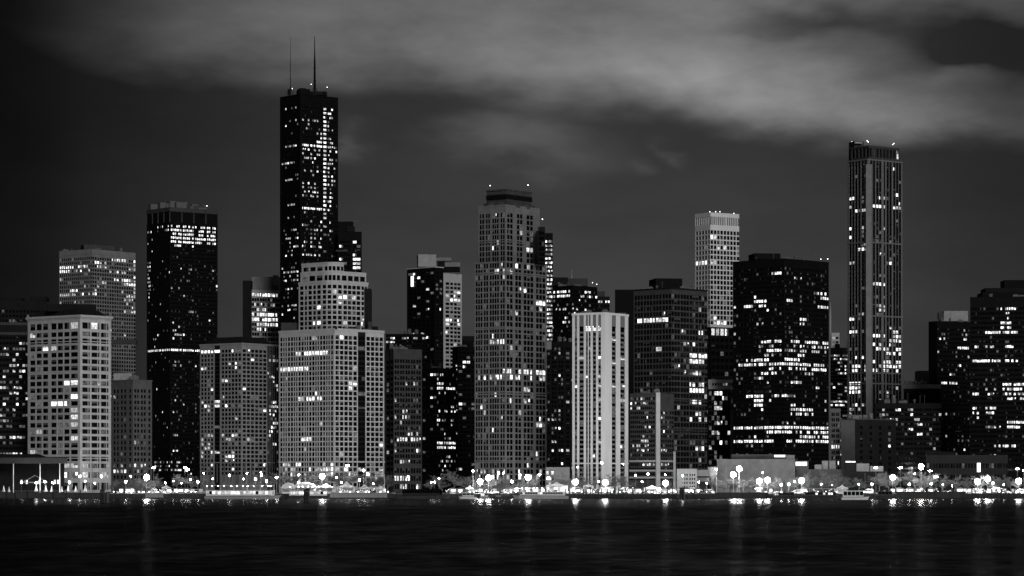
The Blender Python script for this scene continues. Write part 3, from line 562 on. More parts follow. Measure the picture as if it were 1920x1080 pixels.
for k, (a, b2) in enumerate(((uv[0], uv[1]), (uv[1], uv[2]))):
    for q in (.25, .75):
        p = a.lerp(b2, q); inw = ((uv[0]+uv[2])/2 - p).normalized()*5; mb = MB(); mb.lathe((p.x+inw.x, p.y+inw.y, B.z(383)), [(4.6, 0), (4.4, 1.2), (3.4, 2.4), (1.9, 3.1), (.1, 3.4)], DIMC, 14); mb.build('dome', B.root)
beacons(B, [(919, 348, 24), (990, 347, 40), (1017, 411, 20)])
B = Building('lit_stair_slab', 'thin black slab with every floor lit, right of the grey stone tower', 1850, 1028, .9, [(1020, 445, 1037, 470, .75), (1020, 470, 1037, 490, .6), (1020, 490, 1037, 660, .97)], cat='tower')
v = plan(1015, 1016, 1036.5, 1850, 82); B.mass(v, 437, None, [S('p9w4p.7w4p.7w4p.7w4p2', 8.05, .52, 'p', .1, .3, 10, 60)], BLACKM, depth=18)
ru = [(1036, 540, 1068, 562, .85, 1), (1080, 554, 1118, 560, .6), (1080, 576, 1110, 582, .5), (1076, 583, 1108, 592, .9, 1), (1112, 553, 1120, 562, 1, 1), (1040, 576, 1064, 584, .4), (1036, 598, 1075, 606, .4), (1090, 540, 1102, 544, .7)]
B = Building('rounded_dark_block', 'dark block with bands of lit windows and a needle on its roof', 1980, 1078, .05, ru)
v = plan(1030, 1072, 1120, 1980, 44); B.mass(v, 535, None, [S('p.6w3.5', 8.2, .5, 's', 0, .3, 5, 60, n=12), S('p.6w3.5', 8.2, .5, 's', 0, .3, 5, 60, n=12)], BLACKM); B.box(1036, 1065, 520, 536, DARKC, 'penthouse', 16, 12); B.box(1065, 1102, 522, 536, DIMC, 'plant_screen', 18, 10)
clutter(B, v, 535, 5, 570)
mb = MB(); mb.tube((XP(1072, 2000), 2000, ZP(522, 2000)), (XP(1072, 2000), 2000, ZP(503, 2000)), .35, .12, GREYP); mb.build('needle', B.root); beacons(B, [(1111, 530, 14), (1119, 533, 40)])
B = Building('roof_terrace_block', 'small dark block with one bright window left of the plain black block', 2050, 1130, .06, [(1136, 562, 1143, 570, 1, 1)])
v = plan(1115, 1116, 1143, 2050, 84); B.mass(v, 556, None, [S('p2w4', 8, .5, 'p', 0, .3, 4, 80, n=6)], DARKC); B.box(1118, 1134, 546, 557, DIMC, 'penthouse', 8, 8)
B = Building('shadowed_block', 'unlit dark block between grey stone tower and white pier tower', 1760, 1050, .05, [(1024, 698, 1075, 704, .45), (1024, 752, 1030, 758, .9), (1028, 784, 1046, 788, .6), (1048, 774, 1064, 778, .5), (1024, 844, 1075, 850, .6, 1), (1050, 868, 1058, 873, 1, 1)])
v = plan(1020, 1058, 1082, 1760, 30); st = S('p2w3.6p1.6w3.6p3', 8.4, .55, 'p', 0, .3, 8, 34, n=3); B.mass(v, 640, None, [st, S('p3w4p3w4p3', 8.4, .55, 'p', 0, .3, 8, 34)], DARKC); B.box(1024, 1034, 640, 655, MIDC, 'stair_tower', -4, 6)
clutter(B, v, 640, 4, 668)
# --- white pier tower ---
ru = [(1100, 614, 1110, 624, 1, 1), (1103, 612, 1116, 622, .9, 1), (1122, 612, 1132, 622, 1, 1), (1150, 600, 1158, 628, .7), (1150, 655, 1158, 760, .72, 1), (1150, 760, 1158, 860, .3), (1123, 640, 1132, 860, .3), (1160, 620, 1172, 640, .6), (1113, 840, 1121, 870, .5), (1173, 630, 1180, 900, .5)]
B = Building('white_pier_tower', 'white stone tower with tall vertical piers and arched top windows', 1580, 1137, .06, ru, cat='tower', run=1)
v = plan(1073, 1134, 1178, 1580, 32); rw = 's10' + 's3.2w5'*33 + 's3.2w9s22'
B.mass(v, 587, None, [S('p5w4.4p4.4w8p4.4w3.6p1.4w3.6p4.4w6p4.4w5p6.5', rows=rw, ds=.3, dg=.5, span=GREYM), S('p14w9p8w10p6', rows=rw, ds=.3, dg=.5, span=GREYM)], WHITE)
clutter(B, v, 587, 6, 629)
B.cornice(v, 589.5, 1.2, .4, WHITE, 'parapet'); B.cornice(v, 870, .6, .3, WHITE, 'string_course')
for fc, cols in ((0, 'p5w4.4p4.4w8p4.4w3.6p1.4w3.6p4.4w6p4.4w5p6.5'), (1, 'p14w9p8w10p6')):
    A_, B_ = v[fc], v[fc+1]; t_ = (B_-A_).normalized(); n_ = Vector((t_.y, -t_.x)); tot = sum(x for _, x in parse(cols)); x = 0; L_ = (B_-A_).length
    for k, c in parse(cols):      # round arched heads filling the top of each bay
        if k == 'w':
            a0, a1 = x*L_/tot, (x+c)*L_/tot; zt = B.z(613.5); r_ = (a1-a0)/2; mb = MB(); N = 6
            for i in range(N):
                t0, t1 = math.pi*i/N, math.pi*(i+1)/N; cx = (a0+a1)/2
                def PP(sx, zz): q = A_+t_*sx-n_*.35; return (q.x, q.y, zz)
                mb.poly([PP(cx-r_*math.cos(t0), zt+r_*1.15*math.sin(t0)), PP(cx-r_*math.cos(t1), zt+r_*1.15*math.sin(t1)), PP(cx, zt+.0)], GLASS)
            mb.build('arch_head', B.root)
        x += c
for i in range(8): B.box(1079+i*7, 1084+i*7, 583.5, 588, DARKC, 'roof_planting', 18, 3)
B = Building('plain_black_block', 'plain unlit black block standing behind the white pier tower', 1900, 1171, 0, [], small=True)
v = plan(1152, 1153, 1192, 1900, 86); B.mass(v, 543, None, [S('')], BLACKM); B.cornice(v, 544.5, .5, .1, DARKC, 'parapet')
# --- frame building and annex ---
ru = [(1196, 597, 1252, 605, .8, 1), (1290, 664, 1330, 674, .95, 1), (1290, 677, 1322, 687, .8, 1), (1215, 690, 1240, 697, .6), (1214, 700, 1240, 706, .6), (1262, 686, 1272, 694, .8), (1290, 690, 1318, 706, .7), (1290, 720, 1322, 738, .9, 1), (1290, 752, 1322, 762, .85, 1), (1290, 768, 1322, 776, .7), (1290, 784, 1326, 790, .9, 1), (1262, 698, 1270, 706, .5), (1304, 832, 1318, 850, .8, 1), (1274, 638, 1320, 646, .5), (1260, 614, 1320, 632, .3), (1268, 548, 1290, 552, .5), (1180, 598, 1192, 604, .8)]
B = Building('frame_building', 'dark concrete frame building with a black plant box on its roof', 1690, 1255, .02, ru, run=2)
v = plan(1188, 1258, 1326, 1690, 43); B.mass(v, 540, None, [S('p1.6w5p.6w5p.6w5p1.6w5p.6w5p.6w5', 11, .68, 'p', 0, .35, 8, 24, mull=1, n=2), S('p1.6w5p.6w5p.6w5p1.6w5p.6w5p.6w5', 11, .68, 'p', 0, .35, 8, 24, mull=1, n=2)], DIMC)
clutter(B, v, 540, 9, 603)
B.cornice(v, 542, 1, .2, DARKC, 'parapet'); B.box(1229, 1280, 522, 542, BLACKM, 'plant_box', 26, 18, 10)
for y in range(4): B.cornice(v, 640+y*56, .5, .3, DIMC, 'floor_band')
B = Building('strip_annex', 'lower strip-windowed annex with a pale corner pier beside white tower', 1610, 1230, .025, [(1183, 740, 1212, 760, .65), (1194, 758, 1206, 764, 1, 1), (1183, 768, 1212, 774, .6), (1184, 822, 1216, 850, .7), (1240, 760, 1252, 766, .5), (1241, 796, 1248, 822, .5), (1240, 844, 1262, 850, .6), (1205, 866, 1236, 872, .9), (1240, 866, 1256, 872, .8)], run=2)
v = plan(1181, 1231, 1263, 1610, 33); st = S('p.6w3', 8.9, .55, 's', .05, .35, 4, 24, n=13); B.mass(v, 737, None, [st, S('p.8w3', 8.9, .55, 's', .05, .35, 30, 24, n=8)], DIMC)
clutter(B, v, 737, 4, 765)
t1 = v[1]+Vector((-.3, -1.0)); B.slab([t1, t1+Vector((2.3, .3)), t1+Vector((2.2, 2.0)), t1+Vector((-.3, 1.6))], GZ, B.z(736), PALE, 'corner_pier')
t2 = v[2]+Vector((-.2, -1.0)); B.slab([t2, t2+Vector((1.3, .2)), t2+Vector((1.2, 1.4)), t2+Vector((-.2, 1.2))], GZ, B.z(846), PALE, 'end_pier')
for y in (866, 884, 897): B.cornice(v, y, 1.0, .35, PALE, 'base_band')
# --- white grid tower ---
ru = [(1334, 438, 1372, 445, .6), (1336, 464, 1364, 470, .6), (1375, 462, 1386, 480, .5), (1303, 492, 1330, 500, .95, 1), (1334, 484, 1344, 498, .6), (1330, 588, 1346, 612, .55), (1346, 596, 1366, 606, .6), (1326, 617, 1376, 627, .75, 1), (1325, 552, 1331, 640, .3)]
B = Building('white_grid_tower', 'white grid tower with a finned crown behind the dark frame building', 2100, 1340, .02, ru, cat='tower')
v = plan(1303, 1331, 1386, 2100, 56)
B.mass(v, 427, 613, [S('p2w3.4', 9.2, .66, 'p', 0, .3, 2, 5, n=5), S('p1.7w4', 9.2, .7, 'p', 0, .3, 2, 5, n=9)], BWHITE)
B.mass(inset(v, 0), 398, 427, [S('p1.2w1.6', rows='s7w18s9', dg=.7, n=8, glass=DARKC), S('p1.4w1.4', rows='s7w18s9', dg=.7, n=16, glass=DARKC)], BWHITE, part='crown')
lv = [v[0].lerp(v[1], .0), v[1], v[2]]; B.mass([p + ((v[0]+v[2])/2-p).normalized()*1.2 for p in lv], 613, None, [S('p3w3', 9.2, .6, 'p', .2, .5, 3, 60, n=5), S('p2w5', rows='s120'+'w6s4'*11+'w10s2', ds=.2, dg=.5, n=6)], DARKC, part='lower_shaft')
beacons(B, [(1331, 397, 6), (1342, 397, 10), (1350, 397, 14), (1376, 400, 26)])
B = Building('white_capped_block', 'dark glazed block with a pierced white cap band', 1765, 1350, .06, [(1338, 731, 1352, 738, 1, 1), (1332, 746, 1360, 756, .5), (1338, 764, 1352, 770, .7), (1332, 794, 1340, 802, 1, 1), (1352, 786, 1366, 796, .5), (1330, 826, 1362, 832, .3)])
v = plan(1328, 1329, 1369, 1765, 84); B.mass(v, 730, None, [S('p.6w4.4', 9.2, .8, 'p', .1, .3, 2, 24, n=8)], DIMC, depth=26)
cv = plan(1327, 1328, 1374, 1762, 84); B.mass(cv, 712, 730, [S('p2w2', rows='s6w4.5s6', dg=.5, n=9)], PALE, part='cap_band', depth=30)
# --- big black office building ---
ru = [(1448, 505, 1466, 513, 1, 1), (1470, 505, 1484, 513, .7), (1484, 520, 1502, 529, .6), (1484, 543, 1496, 554, .6), (1414, 557, 1436, 566, 1, 1), (1430, 565, 1444, 572, 1, 1), (1396, 573, 1448, 582, .75, 1), (1470, 562, 1486, 570, .9, 1), (1532, 546, 1548, 556, .85, 1), (1538, 556, 1555, 565, 1, 1), (1534, 573, 1552, 582, .95, 1), (1418, 600, 1430, 608, .7), (1498, 598, 1512, 608, .9, 1), (1428, 639, 1468, 648, .93, 1), (1484, 639, 1500, 648, 1, 1), (1510, 639, 1552, 650, .8, 1), (1416, 648, 1466, 656, .6), (1472, 646, 1555, 660, .55), (1436, 654, 1468, 662, .95, 1), (1472, 654, 1500, 662, .8, 1), (1430, 664, 1440, 672, .9), (1496, 664, 1510, 672, 1, 1), (1398, 671, 1440, 680, .93, 1), (1472, 669, 1500, 677, .9, 1), (1378, 679, 1555, 688, .8, 1), (1444, 688, 1555, 697, .6, 1), (1428, 697, 1456, 705, .85, 1), (1510, 697, 1524, 705, 1), (1416, 705, 1430, 713, .8), (1484, 711, 1502, 722, 1, 1), (1400, 740, 1432, 748, .7, 1), (1446, 738, 1494, 746, .75), (1416, 748, 1446, 763, .65, 1), (1484, 762, 1524, 779, .8, 1), (1540, 745, 1555, 770, .5), (1378, 800, 1555, 810, .985, 1), (1436, 810, 1555, 817, .75, 1), (1398, 818, 1440, 825, .6), (1500, 817, 1555, 826, .75, 1), (1376, 826, 1452, 834, .85, 1), (1474, 826, 1555, 834, .93, 1), (1378, 845, 1410, 852, .5)]
B = Building('black_office_building', 'big black office building with scattered bright office floors', 1700, 1468, .012, ru, run=4)
v = plan(1374, 1470, 1554, 1700, 44); pat = 'p1.6w3p.5w3p.5w3p.5w3p.5'
B.mass(v, 485, None, [S(pat, 8.55, .56, 'p', .06, .28, 12, 34, n=5), S(pat, 8.55, .56, 'p', .06, .28, 12, 34, n=5)], BLACKM)
clutter(B, v, 485, 8, 541)
B.box(1414, 1464, 475, 486, BLACKM, 'penthouse', 34, 16, 8); B.cornice(v, 486.5, .7, .12, BLACKM, 'parapet'); beacons(B, [(1539, 486, 60), (1552, 485.5, 66)])
# --- right of it ---
ru = [(1556, 662, 1596, 700, .35), (1556, 722, 1580, 732, .5), (1555, 758, 1585, 766, .97, 1), (1584, 700, 1596, 735, .3)]
B = Building('striped_block', 'grey block of thin horizontal stripes left of the tall slim tower', 1930, 1576, .1, ru)
v = plan(1556, 1557, 1597, 1930, 84); B.mass(v, 652, None, [S('p.5w3', 6.6, .48, 's', .05, .3, 10, 60, n=9)], MIDC, depth=20)
clutter(B, v, 652, 4, 680)
B = Building('stair_annex', 'slim pale annex with two narrow window columns below the striped block', 1800, 1566, .06, [(1556, 828, 1580, 838, .98, 1), (1558, 790, 1576, 800, .3)])
v = plan(1556, 1557, 1576, 1800, 84); B.mass(v, 766, None, [S('p3w3p1w3p3w3p1w3p3', 10, .6, 'p', 0, .3, 4, 20)], GREYM, depth=14)
B = Building('spire_block', 'small pale block with a thin spire far behind the black office building', 2500, 1565, .3, [(1560, 632, 1580, 652, .5)])
v = plan(1558, 1559, 1574, 2500, 84); B.mass(v, 624, None, [S('p2w4p2w4p2', 8, .5, 'p', 0, .3, 4, 60)], PALE, depth=10); B.box(1555.5, 1558.5, 582, 640, GREYP, 'spire_base', 2, 2)
mb = MB(); mb.tube((XP(1557, 2504), 2504, ZP(585, 2504)), (XP(1557, 2504), 2504, ZP(566, 2504)), .7, .1, GREYP); mb.build('spire', B.root)
ru = [(1590, 369, 1604, 375, .9, 1), (1614, 366, 1624, 375, .8), (1594, 383, 1600, 389, 1), (1600, 389, 1625, 396, .85, 1), (1637, 338, 1646, 345, .5), (1648, 366, 1658, 374, .9, 1), (1637, 380, 1658, 388, .95, 1), (1637, 396, 1650, 402, .7), (1637, 413, 1660, 419, .4), (1637, 428, 1660, 434, .8), (1676, 378, 1692, 400, .5), (1592, 462, 1626, 468, .7, 1), (1637, 452, 1650, 458, .8), (1650, 462, 1660, 468, .8), (1648, 476, 1660, 492, .5), (1592, 488, 1602, 496, .8), (1637, 530, 1662, 538, .8, 1), (1650, 553, 1662, 560, .8), (1637, 570, 1662, 590, .45), (1590, 598, 1602, 606, .95, 1), (1590, 618, 1626, 626, .6, 1), (1668, 618, 1695, 640, .65, 1), (1637, 624, 1662, 634, .8, 1), (1590, 640, 1600, 655, .8), (1637, 640, 1695, 668, .5, 1), (1590, 666, 1626, 675, .35), (1590, 680, 1626, 696, .5, 1), (1637, 678, 1695, 696, .72, 1), (1592, 718, 1618, 736, .92, 1), (1592, 756, 1628, 764, .7), (1680, 720, 1694, 728, .6), (1640, 744, 1652, 755, .6), (1594, 764, 1620, 776, .5)]
B = Building('slim_tower', 'tall slim tower with a wide pale corner pier and open crown', 1850, 1640, .03, ru, cat='tower', run=1.8)
v = plan(1589, 1627, 1692, 1850, 52); CP = v[1]
cl = 'p3w3p.8w3p1.5w3p1.2w3p2.4w3p1w3p2'; cr = 'p4w3p.8w3p1.5w3p.8w3p2.6p1.2w2p2.2w3p.8w3p2.4w3p.8w3p.8w3p2'
B.mass(v, 297, None, [S(cl, 8.1, .66, 'p', .2, .4, 10, 22), S(cr, 8.1, .66, 'p', .2, .4, 10, 22)], GREYM, span=DARKC)
B.slab([CP+Vector((-1.2, -.6)), CP+Vector((2.4, -.7)), CP+Vector((3.0, 1.6)), CP+Vector((-1.5, 1.2))], GZ, B.z(308), MIDC, 'corner_pier')
for y in (300, 455, 593, 700, 720): B.cornice(v, y, .9, .3, GREYM, 'floor_band')
s2 = inset(v, 0); iv = [p + ((v[0]+v[2])/2-p).normalized()*(2.2) for p in v]
B.mass(iv, 272, 297, [S('p2w4', rows='s4w16s4', dg=.6, n=5, glass=DARKC), S('p2w4', rows='s4w16s4', dg=.6, n=9, glass=DARKC)], DIMC, part='crown'); B.cornice(iv, 274, .8, .3, DIMC, 'crown_rail')
B.box(1601, 1621, 265, 300, DIMC, 'lift_house', 14, 8, 20); B.box(1602, 1618, 266, 269, GREYP, 'lift_house_sign', 11, 1, 20)
beacons(B, [(1597.5, 266, 18), (1626, 264, 2), (1628, 266, 3), (1676, 269, 48), (1674, 271, 46)])
B = Building('windowless_block', 'black windowless block with a pale left side below the slim tower', 1600, 1600, .01, [(1604, 796, 1616, 802, .5)])
v = plan(1577, 1603, 1680, 1600, 60); B.mass(v, 785, None, [S('', wall=GREYM), S('p6w3p8w3p8w3p8w3p6', 12, .5, 'p', 0, .3, 8, 40)], DARKC); B.cornice(v, 787, .6, .15, DIMC, 'parapet')
clutter(B, v, 785, 6, 827)
for x in (1596, 1608, 1618): B.box(x, x+9, 778, 785, MIDC, 'roof_plant', 16, 4, 30)
B = Building('dim_office', 'dim low office with a few lit windows between slim tower and right block', 1740, 1700, .03, [(1678, 764, 1690, 772, .7), (1704, 762, 1716, 772, .8), (1680, 780, 1694, 800, .5), (1718, 780, 1728, 800, .6), (1704, 800, 1716, 816, .6), (1718, 810, 1728, 818, .8)])
v = plan(1640, 1641, 1765, 1740, 85); B.mass(v, 756, None, [S('p3w4p1.2w4p1.2w4', 9.3, .5, 'p', .1, .3, 6, 24, n=7)], DARKC, depth=36); B.box(1646, 1700, 749, 757, DARKC, 'penthouse', 10, 10)
clutter(B, v, 756, 8, 812)
B = Building('band_roof_block', 'low block with a broad pale roof band and tangle of roof plant', 1800, 1728, .03, [(1696, 730, 1702, 740, .8)])
v = plan(1693, 1694, 1763, 1800, 84); B.mass(v, 729, None, [S('p1.4w5', rows='s60w14s3', dg=.4, n=7)], DARKC, depth=22); B.cornice(v, 729, 2.6, .3, MIDC, 'roof_band', 22)
for i in range(7): x = 1697+i*6; B.box(x, x+R.uniform(4, 7), R.uniform(711, 717), 721, MIDC, 'roof_plant', 6+i % 3, 3)
B = Building('dark_twin_block', 'black office block with a pale roof house, left of the far right block', 1860, 1780, .03, [(1762, 627, 1780, 642, .7), (1796, 650, 1818, 657, .9, 1), (1808, 616, 1818, 645, .4), (1780, 697, 1790, 703, .9), (1766, 713, 1795, 719, .8, 1), (1802, 704, 1818, 710, .9, 1)], run=2)
v = plan(1741, 1757, 1825, 1860, 62); B.mass(v, 602, None, [S(''), S('p1.2w3p.6w3p.6w3', 8.4, .5, 'p', .1, .3, 10, 60, n=6)], BLACKM); B.box(1760, 1770, 586, 603, DIMC, 'chimney', 14, 5); B.box(1770, 1815, 583, 602, GREYP, 'roof_house', 20, 10); B.box(1721, 1742, 695, 900, BLACKM, 'side_wing', -10, 14)
clutter(B, v, 602, 6, 644)
ru = [(1876, 577, 1908, 582, .8, 1), (1882, 585, 1898, 600, .55), (1878, 603, 1898, 616, .7, 1), (1846, 619, 1910, 629, .93, 1), (1846, 648, 1872, 655, .35), (1882, 647, 1900, 655, .9, 1), (1826, 650, 1836, 657, 1, 1), (1822, 675, 1876, 683, .85, 1), (1884, 672, 1910, 680, .9, 1), (1882, 695, 1896, 703, .8), (1880, 720, 1920, 728, .93, 1), (1880, 728, 1920, 737, .9, 1), (1882, 736, 1920, 750, .7), (1822, 737, 1836, 744, .95, 1), (1848, 738, 1862, 744, .9), (1822, 758, 1836, 780, .75, 1), (1848, 758, 1866, 782, .45), (1888, 788, 1920, 806, .9, 1), (1848, 796, 1876, 806, .7), (1858, 830, 1906, 838, .65, 1)]
B = Building('stepped_black_block', 'stepped black office block at the far right with long lit floors', 1700, 1870, .012, ru, run=3)
v = plan(1818, 1819, 2030, 1700, 84); B.mass(v, 557, None, [S('p1.4w3.4p.5w3.4p.5w3.4p.5w3.4', 8.8, .5, 'p', .08, .28, 16, 40, n=13)], BLACKM); B.box(1842, 2030, 548, 560, BLACKM, 'setback', 12, 20); B.box(1848, 2030, 540, 550, DARKC, 'upper_setback', 14, 18); B.box(1883, 2030, 525, 541, BLACKM, 'penthouse', 17, 14)
clutter(B, v, 557, 7, 606)
mb = MB(); mb.tube((XP(1901, 1722), 1722, ZP(526, 1722)), (XP(1901, 1722), 1722, ZP(519, 1722)), .2, .1, STEEL); mb.build('mast', B.root)
# --- low waterfront buildings ---
B = Building('curved_hall', 'low dark hall with one row of lit upper windows, far right waterfront', 1545, 1800, .02, [(1796, 857, 1862, 872, .75, 1), (1862, 857, 1880, 872, .3), (1754, 872, 1772, 880, .4)])
v = plan(1735, 1736, 1890, 1545, 86); B.mass(v, 853, None, [S('p2w3p1.2w2.4', rows='s26w9s12w9s16', dg=.4, n=14)], DARKC, depth=26); B.box(1735, 1790, 847, 854, DARKC, 'roof_house', 8, 12)
mb = MB(); mb.box(XP(1832.5, 1540), XP(1838, 1540), 1539.2, 1541, ZP(885, 1540), ZP(868, 1540), SIGNL); mb.build('lit_sign', B.root)
B = Building('concrete_hall', 'long low concrete hall with loading doors behind the bright lamps', 1535, 1420, .3, [(1384, 850, 1420, 860, .5)])
v = plan(1343, 1344, 1491, 1535, 88); B.mass(v, 861, None, [S('')], BRICK, depth=30); B.cornice(v, 862.5, .5, .2, BRICK, 'coping', 30); B.box(1372, 1474, 852, 861.5, DIMC, 'roof_deck', 8, 10); B.box(1474, 1490, 853, 903, BRICK, 'end_bay', -1.2, 6)
B.box(1452, 1478, 853, 857, SIGNL, 'lit_rooflight', 6, 1); B.box(1386, 1404, 863, 864.2, WPAINT, 'fascia', -.5, .4)
for i in range(9): B.box(1350+i*15, 1351+i*15, 864, 905, BRICK, 'pilaster', -.35, .3)
for i, x in enumerate((1354, 1369, 1399, 1414, 1444, 1459)): B.box(x, x+8, 893, 914, DARKC if i % 2 else DIMC, 'loading_door', -.18, .15)
for i in range(8): B.box(1353+i*15, 1361+i*15, 870, 873, GLASS, 'clerestory_window', -.12, .1)
for y in (867, 881): B.box(1344, 1473, y, y+.9, DIMC, 'wall_joint', -.1, .08)
B = Building('water_tank_kiosk', 'small round concrete tank head beside the long concrete hall', 1510, 1334, 0, [])
Y = 1510; mb = MB(); mb.lathe((XP(1336.5, Y), Y, GZ), [(.9, 0), (.9, 8), (2.2, 9.5), (2.5, 10.6), (2.5, 13.2), (2.7, 13.3), (2.7, 13.7), (.1, 14)], GREYM, 16); mb.build('tank', B.root)
B = Building('pierced_wall_kiosk', 'small white kiosk with pierced block wall near the pavement', 1520, 1285, 0, [])
v = plan(1268, 1269, 1307, 1520, 86); B.mass(v, 879, None, [S('p6w1.4p1.6w1.4p1.6w1.4p3w1.4p1.6w1.4p1.6w1.4p3', rows='s5' + 'w2s1.6'*4 + 's3', dg=.3)], MIDC, depth=10); B.box(1307.3, 1330, 881, 903, MIDC, 'side_room', 3, 8); B.box(1307.3, 1330, 893, 895.5, BLACKM, 'canopy', 2, 3)
B = Building('glass_foyer', 'low pale foyer at the foot of the shadowed block', 1560, 1050, .7, [(1024, 886, 1044, 898, .9, 1)])
v = plan(1022, 1023, 1068, 1560, 86); B.mass(v, 876, None, [S('p1w3p.5w3p.5w3p2p14p3p4', 10, .6, 'p', 0, .3, 4, 4)], MIDC, depth=12)
B = Building('panel_depot', 'low dark depot with pale panels on its upper wall, behind bare trees', 1530, 1620, .1, [(1636, 874, 1656, 884, .9)])
v = plan(1580, 1581, 1664, 1530, 87); B.mass(v, 884, None, [S('')], DARKC, depth=16)
for x0, x1, y0, mm in ((1584, 1604, 867, DARKC), (1606, 1630, 869, GREYM), (1632, 1656, 874, MIDC)): B.box(x0, x1, y0, 884, mm, 'roof_panel', .6, 2)
B.box(1586, 1596, 864.5, 867.2, SIGNL, 'lit_rooflight', 1, 1); B.box(1597, 1604, 864.8, 867.2, SIGNL, 'lit_rooflight', 1, 1)
B = Building('brick_hall', 'low hall with white roof boxes right of the long concrete hall', 1537, 1540, .0, [])
v = plan(1492, 1493, 1579, 1537, 87); B.mass(v, 880, None, [S('')], DIMC, depth=16); B.box(1542, 1553, 864, 880, MIDC, 'roof_box', 4, 5); B.box(1555, 1567, 864, 880, MIDC, 'roof_box', 4, 5); B.box(1528, 1541, 871, 880, MIDC, 'roof_vent', 3, 4); B.box(1492, 1502, 866, 873, SIGNL, 'lit_window', -.2, .3); B.box(1503, 1513, 866, 873, SIGNL, 'lit_window', -.2, .3); B.box(1491.5, 1516, 864, 880.2, DIMC, 'roof_house', .4, 6)
for b_ in PEND: b_.finish()
#WATERFRONT
# ------------------------------------------------------------------ waterfront: labels that single out each repeat
LAND = [(-50, 130, 'open pavilion'), (130, 300, 'limestone building'), (300, 375, 'black tower'), (375, 523, 'dark-roofed grid building'), (523, 722, 'stepped pale building'), (722, 890, 'dark glass block'), (890, 1026, 'grey stone tower'), (1026, 1180, 'white pier tower'), (1180, 1340, 'dark frame building'), (1340, 1492, 'long concrete hall'), (1492, 1690, 'low brick hall'), (1690, 1990, 'far right hall')]
ORD = ['first', 'second', 'third', 'fourth', 'fifth', 'sixth', 'seventh', 'eighth', 'ninth', 'tenth', 'eleventh', 'twelfth', 'thirteenth', 'fourteenth', 'fifteenth', 'sixteenth', 'seventeenth', 'eighteenth', 'nineteenth', 'twentieth']
REG = []
def reg(o, px, adj): REG.append((o, px, adj))
def label_all():
    grp = {}
    for o, px, adj in REG:
        ln = next((n for a, b, n in LAND if a <= px < b), 'far right hall'); grp.setdefault((adj, ln), []).append((px, o))
    for (adj, ln), l in grp.items():
        l.sort(key=lambda q: q[0])
        for i, (px, o) in enumerate(l): o['label'] = f'{adj} below the {ln}' + ('' if len(l) == 1 else f', {ORD[min(i, 19)]} from left there')
# ------------------------------------------------------------------ lamps
LP = {}
def lamp(px, py, kind, Y=None):
    Y = Y or {'L': 1482, 'M': 1490, 'S': 1500, 'F': 1508}[kind]; X = XP(px, Y); H = ZP(py, Y)-GZ; H = max(H, 2.4)
    nm, adj = {'L': ('large_globe_lamp', 'large dazzling globe lamp'), 'M': ('globe_lamp', 'bright globe lamp on a post'), 'S': ('small_globe_lamp', 'small globe lamp on a thin post'), 'F': ('street_light', 'flat-headed street light on a pole')}[kind]
    o = thing(nm, '', 'lamp', (X, Y, GZ), 0, {'L': 'large globe lamps on the quay', 'M': 'globe lamps on the quay', 'S': 'small globe lamps along the promenade', 'F': 'street lights behind the promenade'}[kind]); reg(o, px, adj)
    mb = MB(); mb.tube((0, 0, .3), (0, 0, H-.4), .11, .07, PAVE if kind in 'LM' else STEEL, 6); mb.build('pole', o, world=False)
    mb = MB(); mb.lathe((0, 0, 0), [(.32, 0), (.32, .15), (.2, .3), (.16, .6), (.1, .7)], STEEL, 8); mb.build('base', o, world=False)
    if True:
        if kind not in LP:
            q = MB()
            if kind == 'L': q.ball((0, 0, 0), 1.3, GLOBE, 16, 10)
            elif kind == 'M': q.ball((0, 0, 0), .45, GLOBE, 10, 7)
            elif kind == 'S': q.ball((0, 0, 0), .3, GLOBES, 10, 7)
            else: q.ball((0, 0, 0), .95, GLOBES, 12, 6, .3)
            LP[kind] = q.mesh('globe', smooth=True)
        g_ = bpy.data.objects.new('globe' if kind != 'F' else 'lamp_head', LP[kind]); COL.objects.link(g_); g_.parent = o; g_.location = (0, 0, H)
